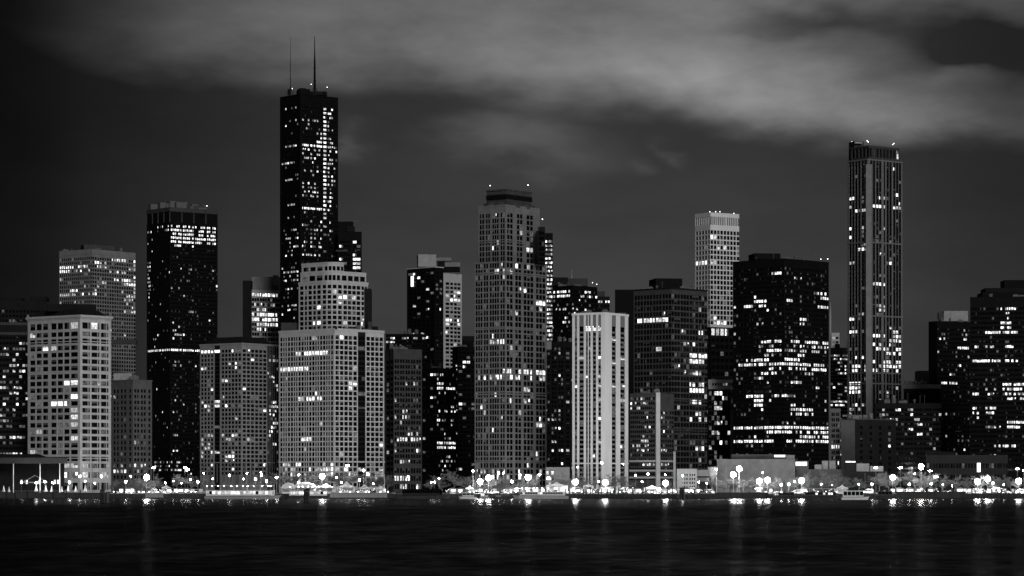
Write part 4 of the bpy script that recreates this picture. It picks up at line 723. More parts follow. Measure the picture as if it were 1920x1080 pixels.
for px, py, k, *yy in [(275, 895, 'L'), (604, 893, 'L'), (990, 895, 'L'), (916, 896, 'L'), (900, 903, 'L'), (887, 883, 'M'), (935, 887, 'M', 1598), (944, 887, 'M', 1598), (1079, 904, 'L'), (1135, 905, 'L'), (1168, 870, 'S', 1566), (1083, 876, 'S', 1566), (1128, 868, 'M', 1548), (975, 891, 'M', 1598), (1012, 890, 'M', 1600), (1215, 889, 'M', 1580), (1247, 890, 'S', 1598), (245, 893, 'M', 1612), (560, 890, 'M', 1568), (690, 889, 'M', 1568), (765, 893, 'S', 1672), (1620, 872, 'S', 1590), (1029, 895, 'S'), (1248, 906, 'L'), (1280, 892, 'M'), (1343, 880, 'M'), (1375, 890, 'L'), (1386, 879, 'L'), (1424, 902, 'L'), (1439, 900, 'L'), (1465, 909, 'M'), (1479, 908, 'M'), (1503, 901, 'L'), (1490, 903, 'S'), (1642, 877, 'F'), (1674, 895, 'L'), (1688, 877, 'F'), (1727, 875, 'L'), (1715, 888, 'S'), (1744, 883, 'F'), (1755, 894, 'F'), (1705, 908, 'M'), (1746, 907, 'M'), (1768, 909, 'S'), (1833, 903, 'L'), (1852, 898, 'L'), (1862, 906, 'M'), (1908, 879, 'F'), (1910, 902, 'L'), (1919, 882, 'S'), (236, 903, 'M'), (288, 877, 'F'), (347, 877, 'F'), (352, 881, 'F'), (382, 887, 'S'), (357, 899, 'S'), (371, 904, 'M'), (399, 898, 'S'), (463, 887, 'S'), (457, 898, 'S'), (479, 898, 'M'), (489, 886, 'S'), (500, 902, 'M'), (519, 895, 'M'), (631, 895, 'S'), (652, 873, 'F'), (682, 882, 'M'), (674, 900, 'M'), (823, 897, 'S'), (809, 904, 'S'), (815, 904, 'S'), (960, 903, 'M'), (1122, 903, 'S'), (1580, 917, 'S'), (1192, 891, 'S'), (1430, 886, 'S'), (310, 905, 'S'), (325, 902, 'S'), (340, 906, 'S'), (560, 905, 'M'), (640, 905, 'S'), (700, 907, 'S'), (1204, 903, 'S'), (1310, 904, 'S'), (1325, 906, 'S'), (1540, 908, 'S'), (1560, 909, 'S'), (1610, 908, 'S'), (1635, 908, 'M'), (1785, 911, 'S'), (1882, 909, 'S'), (40, 905, 'S', 1471), (84, 903, 'M', 1471), (68, 905, 'M', 1471), (98, 905, 'S', 1471), (130, 904, 'M', 1471), (160, 902, 'S', 1471), (178, 906, 'S', 1471), (150, 893, 'M', 1532), (190, 893, 'M', 1534), (100, 895, 'M', 1532), (430, 891, 'M', 1590), (490, 891, 'M', 1592)]: lamp(px, py, k, *yy)  # lamps at the pavilion and some building feet are added as fill light
# ------------------------------------------------------------------ added bollard lights that brighten the quay strip; mooring posts
bl = MB(); bl.tube((0, 0, 0), (0, 0, .85), .14, .12, STEEL, 6); blm = bl.mesh('post'); bh = MB(); bh.lathe((0, 0, .85), [(.2, 0), (.22, .3), (.05, .4), (.01, .41)], BOLL, 8); bhm = bh.mesh('light_head')
for px in list(range(212, 380, 12)) + list(range(640, 730, 14)) + list(range(866, 1070, 13)) + list(range(1082, 1345, 11)) + list(range(1500, 1690, 17)) + list(range(1700, 1915, 19)):
    px += R.uniform(-4, 4); Y = 1472+R.uniform(0, 3); o = thing('added_bollard_light', '', 'bollard', (XP(px, Y), Y, GZ), 0, 'added bollard lights along the quay edge'); reg(o, px, 'low added lit bollard on the quay')
    for n_, me in (('post', blm), ('light_head', bhm)): c_ = bpy.data.objects.new(n_, me); COL.objects.link(c_); c_.parent = o
posts = []
for k in range(4):
    mb = MB(); h = (3.4, 4.2, 4.9, 5.6)[k]; mb.tube((0, 0, -2), (R.uniform(-.15, .15), 0, h), .3, .24, TIMBER, 8); pm = mb.mesh('pile'); mb = MB(); mb.lathe((0, 0, h-.06), [(.29, 0), (.27, .12), (.02, .3)], STEEL, 8); posts.append((pm, mb.mesh('cap')))
for px in [1062, 1068, 1075, 1084, 1092, 1099, 1107, 1113, 1121, 1129, 1138, 1146, 1153, 1161, 1169, 1176, 1186, 1196, 1203, 1211, 1222, 1231, 1240, 1252, 1261, 1269, 1292, 1302, 1311, 1322, 1331, 1440, 1447, 1454, 1462, 1471, 1480, 1813, 1822, 1834, 1845, 1858, 1869, 1876, 1884, 1892, 1903, 1912, 12, 30, 52, 76, 101, 126, 150]:
    k = R.randrange(4); px += R.uniform(-2, 2); o = thing('mooring_post', '', 'post', (XP(px, 1463), 1463+R.uniform(-1.5, 1.2), 0), R.uniform(0, 6), 'timber mooring posts along the seawall'); reg(o, px, 'dark timber mooring post')
    for n_, me in zip(('pile', 'cap'), posts[k]): c_ = bpy.data.objects.new(n_, me); COL.objects.link(c_); c_.parent = o
def dolphin(px, Y, ztop, wd, label):
    o = thing('timber_dolphin', label, 'pile cluster', (XP(px, Y), Y, 0), 0, 'timber pile clusters in the water')
    for k in range(7):
        a = k*math.pi/3; r_ = 0 if k == 6 else wd*.33; mb = MB(); mb.tube((r_*1.2*math.cos(a), r_*1.2*math.sin(a), -3), (r_*math.cos(a), r_*math.sin(a), ztop+R.uniform(-.3, .3)), wd*.2, wd*.17, TIMBER if k % 3 else SEAW, 8); mb.build('pile', o, world=False)
    mb = MB(); mb.lathe((0, 0, ztop-1.1), [(wd*.54, 0), (wd*.54, .3), (wd*.5, .32)], STEEL, 14); mb.build('cable_band', o, world=False)
dolphin(575, 1190, 5.4, 2.4, 'thick cluster of timber piles standing in the water before stepped pale building')
dolphin(1279, 1440, 5.6, 2.6, 'dark timber pile cluster against the seawall below frame building')
dolphin(192, 1165, 5.2, 1.9, 'timber pile cluster in the water right of the pavilion quay')
# landing stage right of that cluster
o = thing('landing_stage', 'small dark timber landing stage with a ladder beside the pile cluster', 'landing stage', (XP(206, 1170), 1170, 0))
mb = MB(); mb.box(-1.6, 2.6, -1, 2, 3.9, 4.3, TIMBER); mb.build('deck', o, world=False)
for x in (-1.4, .4, 2.4): mb = MB(); mb.tube((x, -.6, -2), (x, -.6, 3.9), .2, .18, TIMBER, 7); mb.build('pile', o, world=False)
mb = MB(); mb.tube((-.9, -1.15, -.5), (-.9, -1.15, 5), .06, .06, PAVE, 5); mb.tube((-.4, -1.15, -.5), (-.4, -1.15, 5), .06, .06, PAVE, 5)
for k in range(10): mb.tube((-.9, -1.15, k*.45), (-.4, -1.15, k*.45), .04, .04, PAVE, 5)
q = mb.build('ladder', o, world=False); q['kind'] = 'stuff'
# ------------------------------------------------------------------ bare winter trees
def bare_tree(seed, H=12.0):
    r = random.Random(seed); tk = MB(); cr = MB(); cnt = [0]
    def grow(p, d, ln, rad, lev):
        segs = 3 if lev < 2 else 2; q = p
        for k in range(segs):
            d = (d + Vector((r.uniform(-.22, .22), r.uniform(-.22, .22), r.uniform(-.12, .14)))).normalized(); n_ = q + d*(ln/segs); r1 = rad*(1-.28*(k+1)/segs)
            (tk if lev == 0 else cr).tube(q, n_, rad*(1-.28*k/segs), r1, BARK, 6 if lev == 0 else (4 if lev < 3 else 3)); q = n_; cnt[0] += 1
            if lev < 4 and (k > 0 or lev > 0):
                for _ in range(2 if lev < 3 else 5):
                    a = r.uniform(0, 6.28); sd_ = Vector((math.cos(a), math.sin(a), r.uniform(-.15, .6))).normalized(); nd = (d*.5 + sd_*.95).normalized()
                    grow(q, nd, ln*r.uniform(.48, .72), max(rad*.5, .038), lev+1)
        if lev < 4: grow(q, d, ln*.7, max(rad*.6, .038), lev+1)
    grow(Vector((0, 0, 0)), Vector((0, 0, 1)), H*.4, .22, 0)
    return tk.mesh('trunk'), cr.mesh('branches'), cnt[0]
TV = [bare_tree(s) for s in (3, 8, 21, 34)]
for px, Y, sc_ in [(1352, 1500, .75), (1372, 1502, .8), (1395, 1501, .8), (1418, 1502, .85), (1462, 1500, .8), (1478, 1501, .85), (268, 1497, .8), (286, 1495, .75), (596, 1495, .85), (612, 1496, .9), (893, 1497, .8), (908, 1497, .85), (922, 1496, .85), (984, 1498, .8), (998, 1497, .85), (1382, 1496, .9), (1430, 1494, .75), (1446, 1495, .8), (1508, 1497, .9), (1668, 1497, .9), (1680, 1494, .9), (1722, 1496, 1.0), (1733, 1497, .95), (1838, 1497, .75), (1857, 1496, .8), (1905, 1494, .75), (1073, 1497, .7), (1140, 1494, .7), (1254, 1498, .7), (495, 1508, .9), (512, 1512, 1.0), (535, 1510, 1), (560, 1515, 1.05), (583, 1512, 1.0), (612, 1514, 1.1), (634, 1516, 1.15), (658, 1514, 1.2), (690, 1515, 1.1), (708, 1512, 1.05), (728, 1515, 1.0), (330, 1512, 1.0), (358, 1514, .95), (385, 1510, .8), (300, 1514, .8), (806, 1512, .85), (828, 1514, 1.0), (852, 1513, 1.1), (872, 1512, 1.0), (948, 1506, .9), (1090, 1512, 1.0), (1048, 1508, .95), (1112, 1510, .85), (1155, 1512, .95), (1172, 1513, .95), (1495, 1500, .9), (1518, 1502, 1.0), (1540, 1503, 1.05), (1563, 1500, 1.0), (1590, 1505, .9), (1612, 1507, .9), (1650, 1507, 1.1), (1700, 1510, 1.1), (1718, 1506, 1.2), (1742, 1508, 1.0), (1765, 1512, .9), (1790, 1510, .8), (1336, 1508, .8), (1365, 1500, .7), (1410, 1503, .7), (1452, 1500, .75), (212, 1500, .7), (250, 1508, .75), (1815, 1515, .8), (1875, 1512, .9), (1895, 1513, .8)]:  # those close behind the large lamps are added, twigs catching light as halos
    tm, bm_, _ = TV[R.randrange(len(TV))]; o = thing('bare_tree', '', 'tree', (XP(px, Y), Y, GZ), R.uniform(0, 6.28), 'bare winter trees along the promenade'); o.scale = (sc_*1.05, sc_*1.05, sc_*R.uniform(.85, 1.0)); reg(o, px, 'bare winter tree')
    for n_, me in (('trunk', tm), ('crown', bm_)): c_ = bpy.data.objects.new(n_, me); COL.objects.link(c_); c_.parent = o
# small trees with fairy lights, added to fill out the bright strip
BULB = emit('fairy_light', 9)
FT = []
for sd_ in (5, 9, 14):
    tm_, bm_, _ = bare_tree(sd_, 3.2); r_ = random.Random(sd_); mb = MB(); vs = [v_.co for v_ in bm_.vertices if v_.co.z > .5]
    for _ in range(34): c_ = r_.choice(vs); mb.lathe((c_.x, c_.y, c_.z), [(.01, -.1), (.1, 0), (.01, .1)], BULB, 4)
    FT.append((tm_, bm_, mb.mesh('added_fairy_lights')))
for x0, x1, st in ((290, 372, 15), (640, 735, 18), (840, 1068, 16), (1072, 1342, 11), (1494, 1575, 22), (1695, 1800, 24), (1812, 1918, 17)):
    px = x0
    while px < x1:
        k = R.randrange(3); Y = 1479+R.uniform(-2, 6); o = thing('added_lit_tree', '', 'tree', (XP(px, Y), Y, GZ), R.uniform(0, 6.28), 'added small trees wrapped in fairy lights'); s1 = R.uniform(.7, 1.1); o.scale = (s1, s1, s1*R.uniform(.8, 1.1)); reg(o, px, 'added small tree wrapped in fairy lights')
        for n_, me in zip(('trunk', 'crown', 'added_fairy_lights'), FT[k]):
            c_ = bpy.data.objects.new(n_, me); COL.objects.link(c_); c_.parent = o
            if n_ == 'added_fairy_lights': c_['kind'] = 'stuff'
        px += st*R.uniform(.6, 1.5)
# ------------------------------------------------------------------ parked cars and vans
CARP = [mat('car_paint_white', .6, .3, .03, 1, .5), mat('car_paint_silver', .35, .3, .03, 1, .5), mat('car_paint_black', .02, .25, .03, 1, .5), mat('car_paint_grey', .12, .3, .03, 1, .5)]
TYRE = mat('tyre_rubber', .02, .8, .1, 1); HEADL = emit('headlight_glass', 25, False); RIM = mat('wheel_rim', .4, .4, .05, 1)
def vehicle(van, paint):
    """one car or van, length along X; returns a list of (name, mesh, children)"""
    L, W, Hh = (5.2, 1.95, 2.3) if van else (4.5, 1.78, 1.46); zb = .32; parts = []
    prof = [(-L/2, zb), (-L/2, 1.05), (-L/2+.15, Hh-.1), (-L/2+.4, Hh), (L/2-1.7, Hh), (L/2-.95, 1.2), (L/2-.1, 1.0), (L/2, .75), (L/2, zb)] if van else [(-L/2, zb), (-L/2, .82), (-L/2+.2, .98), (-L/2+.75, 1.0), (-L/2+1.35, 1.42), (-L/2+1.9, Hh), (.45, 1.43), (1.15, .98), (L/2-.25, .86), (L/2, .68), (L/2, zb)]
    mb = MB(); n = len(prof); i = 0
    lo = [(x, -W/2, z) for x, z in prof]; hi = [(x, W/2, z) for x, z in prof]
    tum = lambda y, z: y*(1-max(0, (z-.95))*.22)
    lo = [(x, tum(y, z), z) for x, y, z in lo]; hi = [(x, tum(y, z), z) for x, y, z in hi]
    mb.poly(lo, paint); mb.poly(hi[::-1], paint)
    for a in range(n): b2 = (a+1) % n; mb.poly([lo[a], lo[b2], hi[b2], hi[a]], paint)
    parts.append(('body', mb.mesh('body'), []))
    gl = [[(.35, 1.08), (.95, 1.08), (.4, 1.36), (.0, 1.38), (.0, 1.08)], [(-.12, 1.08), (-.12, 1.38), (-.75, 1.37), (-1.2, 1.08)]] if not van else [[(L/2-1.05, 1.3), (L/2-1.7, Hh-.25), (L/2-2.4, Hh-.25), (L/2-2.4, 1.3)], [(L/2-2.55, 1.3), (L/2-2.55, Hh-.25), (-L/2+.3, Hh-.25), (-L/2+.3, 1.3)]]
    for g_ in gl:
        mb = MB(); mb.poly([(x, tum(-W/2, z)-.012, z) for x, z in g_], GLASS); mb.poly([(x, tum(W/2, z)+.012, z) for x, z in g_], GLASS); parts.append(('window', mb.mesh('window'), []))
    for x in (-L/2+.85, L/2-.9):
        for sy in (-1, 1):
            mb = MB(); mb.tube((x, sy*(W/2-.2), .33), (x, sy*(W/2+.015), .33), .33, .33, TYRE, 12); rm = MB(); rm.tube((x, sy*(W/2), .33), (x, sy*(W/2+.03), .33), .19, .17, RIM, 10); parts.append(('wheel', mb.mesh('wheel'), [('rim', rm.mesh('rim'))]))
    for sy in (-1, 1):
        mb = MB(); mb.box(L/2-.06, L/2+.03, sy*(W/2-.3)-.16, sy*(W/2-.3)+.16, .62, .76, WPAINT); parts.append(('headlight', mb.mesh('headlight'), []))
    return parts
VEH = {(v_, p): vehicle(v_, CARP[p]) for v_ in (0, 1) for p in range(4)}
cn = ['white', 'silver', 'black', 'grey']
def put_vehicle(px, Y, van, p, flip):
    o = thing('van' if van else 'car', '', 'van' if van else 'car', (XP(px, Y), Y, GZ+.007), math.pi if flip else R.uniform(-.05, .05), 'vehicles parked behind the quay'); reg(o, px, f"{cn[p]} parked {'van' if van else 'car'}")
    for n_, me, ch in VEH[(van, p)]:
        c_ = bpy.data.objects.new(n_, me); COL.objects.link(c_); c_.parent = o
        for n2, m2 in ch: d_ = bpy.data.objects.new(n2, m2); COL.objects.link(d_); d_.parent = c_
px = 216
while px < 1915:
    if not (375 < px < 640 or 735 < px < 870 or 1345 < px < 1420 or 1786 < px < 1815):
        put_vehicle(px, 1487+R.choice((0, 0, 5.5)), 1 if R.random() < .28 else 0, R.choice((0, 0, 0, 1, 1, 2, 3)), R.random() < .5)
    px += R.uniform(19, 34)
# ------------------------------------------------------------------ white marquees and stalls
def marquee(px0, px1, Y, eave, peak, label, n=1, lit=True, dome=False):
    X0, X1 = XP(px0, Y), XP(px1, Y); W = X1-X0; D = min(W, 7.0); o = thing('marquee', label, 'tent', ((X0+X1)/2, Y, GZ), 0, 'white marquees on the quay')
    for sx in (-1, 1):
        for y in (0, D): mb = MB(); mb.tube((sx*(W/2-.1), y, 0), (sx*(W/2-.1), y, eave), .07, .07, WPAINT, 6); mb.build('pole', o, world=False)
    mb = MB(); prof = [(1, 0), (.62, .18), (.34, .42), (.14, .75), (.03, 1)] if not dome else [(1, 0), (.92, .35), (.7, .68), (.4, .9), (.05, 1)]
    ring = []
    for k, hh in prof: ring.append([(sx*W/2*1.03*k if not dome else sx*W/2*1.03*k, D/2+sy*D/2*1.03*k, eave+(peak-eave)*hh) for sx, sy in ((-1, -1), (1, -1), (1, 1), (-1, 1))])
    for a in range(len(ring)-1):
        for k in range(4): mb.poly([ring[a][k], ring[a][(k+1) % 4], ring[a+1][(k+1) % 4], ring[a+1][k]], TARP)
    mb.poly(ring[-1], TARP); mb.build('canopy', o, world=False)
    mb = MB(); mb.poly([(-W/2*1.03, -D*.015, eave-.45), (W/2*1.03, -D*.015, eave-.45), (W/2*1.03, -D*.015, eave), (-W/2*1.03, -D*.015, eave)], TARP); mb.build('valance', o, world=False)
    mb = MB(); mb.box(-W/2+.15, W/2-.15, D-.08, D-.02, 0, eave-.1, TARP); mb.build('back_wall', o, world=False)
    mb = MB(); mb.box(-W/2+.4, W/2-.4, .35, .9, 0, 1.0, WPAINT); mb.build('counter', o, world=False)
    for k in range(max(1, int(W/3))): mb = MB(); mb.ball((-W/2+W*(k+.5)/max(1, int(W/3)), D*.4, eave-.35), .16, BOLL, 8, 5); mb.build('bulb', o, world=False)
marquee(528, 552, 1476, 3.2, 5.6, 'white domed marquee, leftmost in front of the stepped pale building', dome=True)
marquee(552, 590, 1478, 3.6, 6.0, 'long white marquee left of the large globe lamp', dome=True)
marquee(592, 628, 1476, 3.4, 5.2, 'white marquee standing right under the large globe lamp')
marquee(634, 664, 1476, 3.6, 6.4, 'peaked white marquee above the ribbed pale seawall')
marquee(672, 692, 1477, 3.0, 4.8, 'small white peaked tent right of the peaked marquee')
marquee(303, 319, 1474, 3.2, 4.6, 'small bright white tent below the black tower')
marquee(1024, 1064, 1477, 4.2, 6.0, 'wide white marquee between grey stone tower and white pier tower')
marquee(1094, 1113, 1476, 4.0, 5.2, 'small white tent at the foot of the white pier tower')
marquee(874, 888, 1479, 2.8, 4.2, 'small white tent left of the grey stone tower')
marquee(1570, 1590, 1478, 3, 4.6, 'white tent in front of the panel depot')
marquee(1208, 1238, 1484, 3.0, 4.4, 'white tent at the foot of the strip annex')
marquee(705, 722, 1479, 2.8, 4.2, 'low white tent at the right end of ribbed seawall')
# ------------------------------------------------------------------ added quay clutter: planters, benches, and huts and boards whose glow brightens the strip
SHRUB = mat('shrub_leaf', .05, .8, .4, 3); LBOARD = emit('added_lit_board', 1.6)
def leafy(seed):
    r = random.Random(seed); mb = MB()
    for _ in range(260):
        d = Vector((r.gauss(0, 1), r.gauss(0, 1), r.gauss(0, 1))).normalized()*r.uniform(.35, 1.0); c = Vector((d.x*.8, d.y*.6, 1.25+d.z*.7)); a = Vector((r.gauss(0, 1), r.gauss(0, 1), r.gauss(0, 1))).normalized()*.14; b2 = a.orthogonal().normalized()*.1
        mb.poly([c-a, c+b2, c+a, c-b2], SHRUB)
    return mb.mesh('shrub')
def parts_of(kind, k):
    P = []
    def add(n, f): mb = MB(); f(mb); P.append((n, mb.mesh(n)))
    if kind == 'planter': add('box', lambda m_: m_.prism([(-.9, -.5), (.9, -.5), (.9, .5), (-.9, .5)], 0, .65, PAVE, [(-1, -.6), (1, -.6), (1, .6), (-1, .6)])); P.append(('shrub', leafy(k)))
    elif kind == 'notice_board':
        for x in (-1, 1): add('post', lambda m_: m_.tube((x, 0, 0), (x, 0, 2.5), .06, .06, STEEL, 6))
        add('panel', lambda m_: m_.box(-.95, .95, -.07, .05, .9, 2.4, LBOARD if k % 2 else WPAINT)); add('frame', lambda m_: m_.box(-1.05, 1.05, -.04, .08, .8, 2.5, STEEL))
    elif kind == 'kiosk':
        add('hut', lambda m_: m_.box(-1.5, 1.5, 0, 2.2, 0, 2.6, (WPAINT, DIMC, GREYP)[k % 3])); add('roof', lambda m_: m_.prism([(-1.8, -.4), (1.8, -.4), (1.8, 2.5), (-1.8, 2.5)], 2.6, 3.2, TARP if k % 2 else DIMC, [(-.3, .8), (.3, .8), (.3, 1.3), (-.3, 1.3)])); add('added_lit_hatch', lambda m_: m_.box(-1.1, 1.1, -.03, .02, 1.05, 2.2, LB)); add('counter', lambda m_: m_.box(-1.3, 1.3, -.35, -.03, .95, 1.03, WPAINT))
    else:
        add('seat', lambda m_: m_.box(-.9, .9, -.25, .25, .42, .48, TIMBER)); add('backrest', lambda m_: m_.box(-.9, .9, .22, .28, .55, .95, TIMBER))
        for x in (-.7, .7): add('leg', lambda m_: m_.box(x-.05, x+.05, -.22, .28, 0, .42, STEEL))
    return P
PROT = {(n, k): parts_of(n, k) for n in ('planter', 'notice_board', 'kiosk', 'bench') for k in range(3)}
TXT = {'planter': 'leafy planter box', 'notice_board': 'upright added notice board on posts', 'kiosk': 'small added lit kiosk', 'bench': 'timber bench'}
for x0, x1, st in ((212, 380, 11), (622, 740, 12), (846, 1066, 10), (1070, 1342, 8), (1400, 1500, 14), (1504, 1575, 12), (1636, 1700, 14), (1704, 1800, 15), (1812, 1918, 11)):
    px = x0+4
    while px < x1:
        kd = R.choice(('planter', 'planter', 'notice_board', 'kiosk', 'kiosk', 'bench')); k = R.randrange(3); Y = 1475+R.uniform(0, 8); o = thing(kd, '', {'notice_board': 'sign'}.get(kd, kd), (XP(px, Y), Y, GZ+.007), R.uniform(-.3, .3), {'planter': 'planter boxes on the quay', 'notice_board': 'added notice boards on the quay', 'kiosk': 'small added kiosks on the quay', 'bench': 'benches on the quay'}[kd]); reg(o, px, TXT[kd])
        for n_, me in PROT[(kd, k)]: c_ = bpy.data.objects.new(n_, me); COL.objects.link(c_); c_.parent = o
        px += st*R.uniform(.6, 1.5)
# ------------------------------------------------------------------ boats
DECKL = emit('deck_light', 70, True)
def boat(px0, px1, Y, label, name='boat', hull=1.6, decks=1, dh=2.2, bow=1, hmat=WPAINT, cmat=WPAINT, lit=.4, roof=True, cab=(.12, .85), canopy=None, nw=None, beam=None):
    L = XP(px1, Y)-XP(px0, Y); W = beam or min(5.5, L*.24); o = thing(name, label, 'boat', ((XP(px0, Y)+XP(px1, Y))/2, Y, 0), 0 if bow > 0 else math.pi)
    def outline(k, ext): return [(-L/2+.1*(1-k), -W/2*k), (L*.22, -W/2*k), (L*.38, -W*.36*k), (L/2*ext, 0), (L*.38, W*.36*k), (L*.22, W/2*k), (-L/2+.1*(1-k), W/2*k)]
    mb = MB(); sheer = lambda p, z: z + max(0, p[0]/(L/2))**2*hull*.35
    lo, hi = outline(.8, .88), outline(1, 1); a = [(p[0], p[1], -.3) for p in lo]; c = [(p[0], p[1], sheer(p, hull)) for p in hi]; n = len(a)
    for k in range(n): mb.poly([a[k], a[(k+1) % n], c[(k+1) % n], c[k]], hmat)
    mb.poly(c, PAVE); mb.build('hull', o, world=False)
    mb = MB()
    for k in range(n):
        p, q = c[k], c[(k+1) % n]; mb.tube((p[0], p[1]*1.01, p[2]-.12), (q[0], q[1]*1.01, q[2]-.12), .09, .09, TIMBER, 5)
    mb.build('rubbing_strake', o, world=False)
    x0, x1 = -L/2+L*cab[0], -L/2+L*cab[1]; z = hull; ww = W*.4
    for d in range(decks):
        if d: x0 += L*.05; x1 -= L*.1; ww *= .93
        cb = MB(); sill, head = .75, .35
        cb.box(x0, x1, -ww, ww, z, z+sill, cmat); cb.box(x0, x1, -ww, ww, z+dh-head, z+dh, cmat); nn_ = nw or max(2, int((x1-x0)/1.6)); st = (x1-x0)/nn_
        for k in range(nn_+1): xx = x0+k*st; cb.box(max(x0, xx-.12), min(x1, xx+.12), -ww, ww, z+sill, z+dh-head, cmat)
        cb.build('cabin' if d == 0 else 'upper_cabin', o, world=False)
        for k in range(nn_):
            xx = x0+k*st
            wb = MB(); wb.box(xx+.13, xx+st-.13, -ww+.1, ww-.1, z+sill, z+dh-head, R.choice((LB, LB, LW, LM)) if R.random() < lit else GLASS); wb.build('window', o, world=False)
        z += dh; rb = MB(); rb.box(x0-.35, x1+.5, -ww-.3, ww+.3, z, z+.14, cmat); rb.build('deck_roof', o, world=False); z += .14
    if canopy:
        for k in range(6):
            for sy in (-1, 1): mb = MB(); xx = x0+.3+(x1-x0-.6)*k/5; mb.tube((xx, sy*ww*.95, z), (xx, sy*ww*.95, z+canopy), .05, .05, WPAINT, 5); mb.build('stanchion', o, world=False)
        if lit > .3:
            for k in range(max(3, int(L/3))): xx = x0+.8+(x1-x0-1.6)*k/max(2, int(L/3)-1)+R.uniform(-.9, .9); mb = MB(); mb.ball((xx, -ww*.5, z+canopy-.25), .16, DECKL, 8, 5); mb.build('deck_light', o, world=False)
        mb = MB(); mb.box(x0, x1, -ww, ww, z+canopy, z+canopy+.12, TARP); mb.build('canopy', o, world=False)
    rl = MB()
    for sy in (-1, 1):
        for zz in (.5, .95): rl.tube((-L/2+.2, sy*W*.47, hull+zz), (L*.24, sy*W*.47, hull+zz), .03, .03, PAVE, 4); rl.tube((L*.24, sy*W*.47, hull+zz), (L*.47, 0, hull*1.3+zz), .03, .03, PAVE, 4)
    q = rl.build('railing', o, world=False); q['kind'] = 'stuff'
    mb = MB(); mb.tube((x1-L*.05, 0, z), (x1-L*.05, 0, z+2.4), .06, .03, PAVE, 5); mb.build('mast', o, world=False)
    return o
boat(384, 529, 1459, 'long white two-deck excursion boat moored below the grid building', 'excursion_boat', 1.5, 1, 2.6, 1, GREYP, WPAINT, .9, canopy=2.3, cab=(.02, .9), nw=22)
boat(533, 617, 1460, 'white canopied boat moored left of the ribbed pale seawall', 'excursion_boat', 1.5, 1, 2.4, -1, SEAW, WPAINT, .85, canopy=2.2, cab=(.05, .88), nw=12)
boat(744, 848, 1456, 'long dark glass-sided tour boat moored below the dark glass block', 'tour_boat', 1.7, 1, 3.0, 1, SEAW, BLACKM, .0, cab=(.1, .82), nw=16)
boat(860, 894, 1450, 'white cabin boat moored left of the grey stone tower', 'cabin_boat', 1.1, 1, 2.0, -1, WPAINT, WPAINT, .3, canopy=1.2, cab=(.15, .8))
boat(899, 918, 1454, 'small launch with a white cabin below the bright globe lamps', 'launch', 1.0, 1, 1.9, 1, GREYP, WPAINT, .4)
boat(920, 958, 1455, 'open work launch below the grey stone tower', 'launch', 1.0, 1, 1.9, -1, DIMC, GREYP, .5, cab=(.5, .75), canopy=None)
boat(960, 1066, 1454, 'long low white tour boat below the large globe lamp right', 'tour_boat', 1.6, 1, 1.9, -1, PALE, WPAINT, .35, canopy=1.8, cab=(.06, .86), nw=18)
boat(1440, 1500, 1452, 'low dark barge with open canopy below the long concrete hall', 'barge', 1.1, 1, 1.9, -1, SEAW, DIMC, .1, canopy=None, cab=(.2, .8))
boat(1503, 1577, 1450, 'long dark tour boat with white rail below the brick hall', 'tour_boat', 1.3, 1, 2.1, 1, SEAW, DIMC, .15, canopy=1.4, cab=(.08, .85), nw=12)
boat(1578, 1630, 1372, 'small white wheelhouse boat lying out from the quay', 'wheelhouse_boat', 1.3, 1, 2.9, 1, WPAINT, WPAINT, 0, cab=(.05, .78), nw=5)
boat(1634, 1682, 1452, 'dark workboat moored right of the white wheelhouse boat', 'workboat', 1.4, 1, 2.4, -1, SEAW, DIMC, .1, cab=(.2, .75))
# ------------------------------------------------------------------ open pavilion at far left
Y = 1478; o = thing('open_pavilion', 'open waterfront pavilion with a thick flat roof at far left', 'pavilion', (XP(50, Y), Y, GZ)); X0 = XP(-40, Y)-XP(50, Y); X1 = XP(122, Y)-XP(50, Y)
mb = MB(); zr = ZP(869, Y)-GZ; zt = ZP(858, Y)-GZ
mb.prism([(X0, -1), (X1, -1), (X1-1, 14), (X0, 14)], zr, zt, DIMC); mb.build('fascia', o, world=False)
mb = MB(); mb.prism([(X0, -1.3), (X1+.4, -1.3), (X1-.6, 14), (X0, 14)], zt, zt+.35, ROOFM); mb.prism([(X0, 1.5), (X1-10, 1.5), (X1-11, 13), (X0, 13)], zt+.35, zt+1.9, ROOFM, [(X0, 4), (X1-15, 4), (X1-15, 11), (X0, 11)]); mb.build('roof', o, world=False)
for px in (-10, 25, 75, 112): X = XP(px, Y)-XP(50, Y); mb = MB(); mb.tube((X, .2, 0), (X, .2, zr), .22, .2, WPAINT, 8); mb.build('column', o, world=False)
mb = MB(); mb.box(X0, X1-2, 11, 11.3, 0, zr, DARKC); mb.build('rear_wall', o, world=False)
for px in (32, 42, 66, 95, 101): X = XP(px, Y)-XP(50, Y); mb = MB(); mb.box(X, X+.8, 10.8, 10.97, 5, 7, LB); mb.build('rear_window', o, world=False)
gm = MB(); 
for sx in (-1, 1): gm.poly([(XP(62, Y)-XP(50, Y)+sx*6.5, 6, 6.0), (XP(62, Y)-XP(50, Y), 6, 9.4), (XP(62, Y)-XP(50, Y), 6.3, 9.1), (XP(62, Y)-XP(50, Y)+sx*6.0, 6.3, 5.7)], MIDC)
gm.box(XP(62, Y)-XP(50, Y)-6.5, XP(62, Y)-XP(50, Y)+6.5, 5.8, 6.2, 5.5, 5.95, MIDC); gm.build('gable_truss', o, world=False)
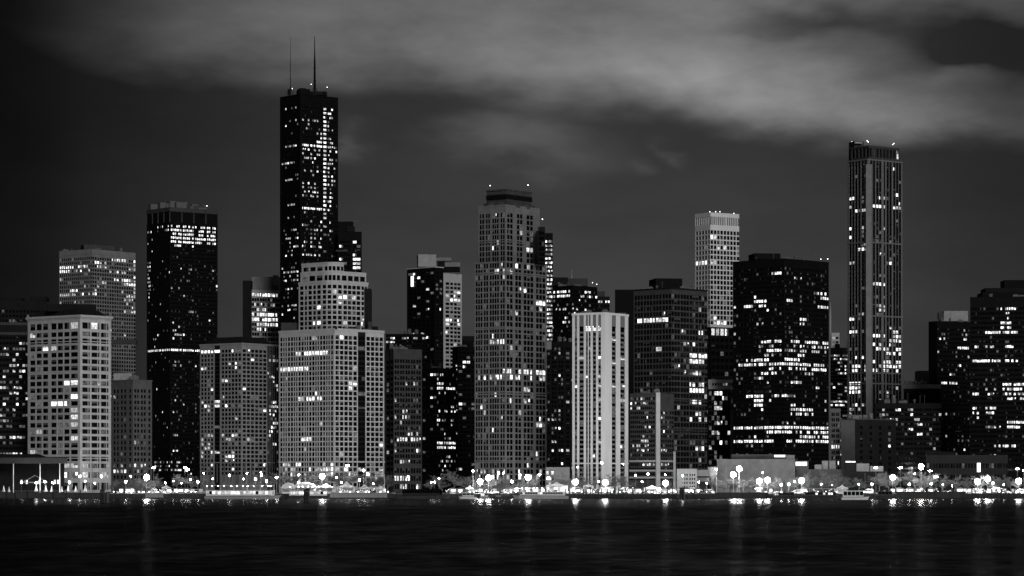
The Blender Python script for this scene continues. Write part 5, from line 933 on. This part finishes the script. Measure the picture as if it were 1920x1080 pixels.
for i, px in enumerate((7, 17, 68, 86, 97, 116, 128, 142, 160)):
    Yq = 1479+R.uniform(0, 2); p_ = thing('folded_parasol', '', 'parasol', (XP(px, Yq), Yq, GZ), 0, 'folded white parasols at the pavilion'); reg(p_, px, 'folded white parasol')
    k = R.uniform(.8, 1.15); mb = MB(); mb.tube((0, 0, 0), (0, 0, 4.2*k), .06, .05, STEEL, 6); mb.build('pole', p_, world=False); mb = MB(); mb.lathe((0, 0, 0), [(.95*k, 1.1*k), (.7*k, 1.6*k), (.42*k, 2.6*k), (.2*k, 3.6*k), (.05, 4.3*k)], TARP, 9); mb.build('canopy', p_, world=False)
rz_ = thing('railing', 'thin steel railing along the pavilion quay edge', 'railing', (XP(80, SHORE), SHORE-.6, GZ+.6)); x0 = XP(-20, SHORE)-XP(80, SHORE); x1 = XP(203, SHORE)-XP(80, SHORE)
for zz in (.55, 1.05): mb = MB(); mb.tube((x0, 0, zz), (x1, 0, zz), .04, .04, PAVE, 5); mb.build('rail', rz_, world=False)
pm = MB(); pm.tube((0, 0, 0), (0, 0, 1.08), .05, .05, PAVE, 5); pmm = pm.mesh('baluster'); x = x0
while x < x1: c_ = bpy.data.objects.new('baluster', pmm); COL.objects.link(c_); c_.parent = rz_; c_.location = (x, 0, 0); x += 1.5
# flagpoles and masts
for px, Yq, H, nm, lb in ((422, 1472, 12, 'flagpole', 'tall dark mast in front of the grid building'), (1361, 1476, 17, 'flagpole', 'tall thin dark mast before the long concrete hall'), (721, 1472, 9.5, 'flagpole', 'white flagpole at the right end of the ribbed seawall'), (135, 1474, 17, 'flagpole', 'tall dark mast before the limestone building'), (174, 1474, 16, 'flagpole', 'thin mast before right face of the limestone building'), (1622, 1480, 10, 'flagpole', 'thin mast behind the white wheelhouse boat')):
    o = thing(nm, lb, 'mast', (XP(px, Yq), Yq, GZ)); mm = WPAINT if 'white flag' in lb else STEEL; mb = MB(); mb.tube((0, 0, 0), (0, 0, H), .14, .07, mm, 7); mb.build('pole', o, world=False); mb = MB(); mb.ball((0, 0, H+.1), .16, mm, 8, 6); mb.build('finial', o, world=False)
label_all()
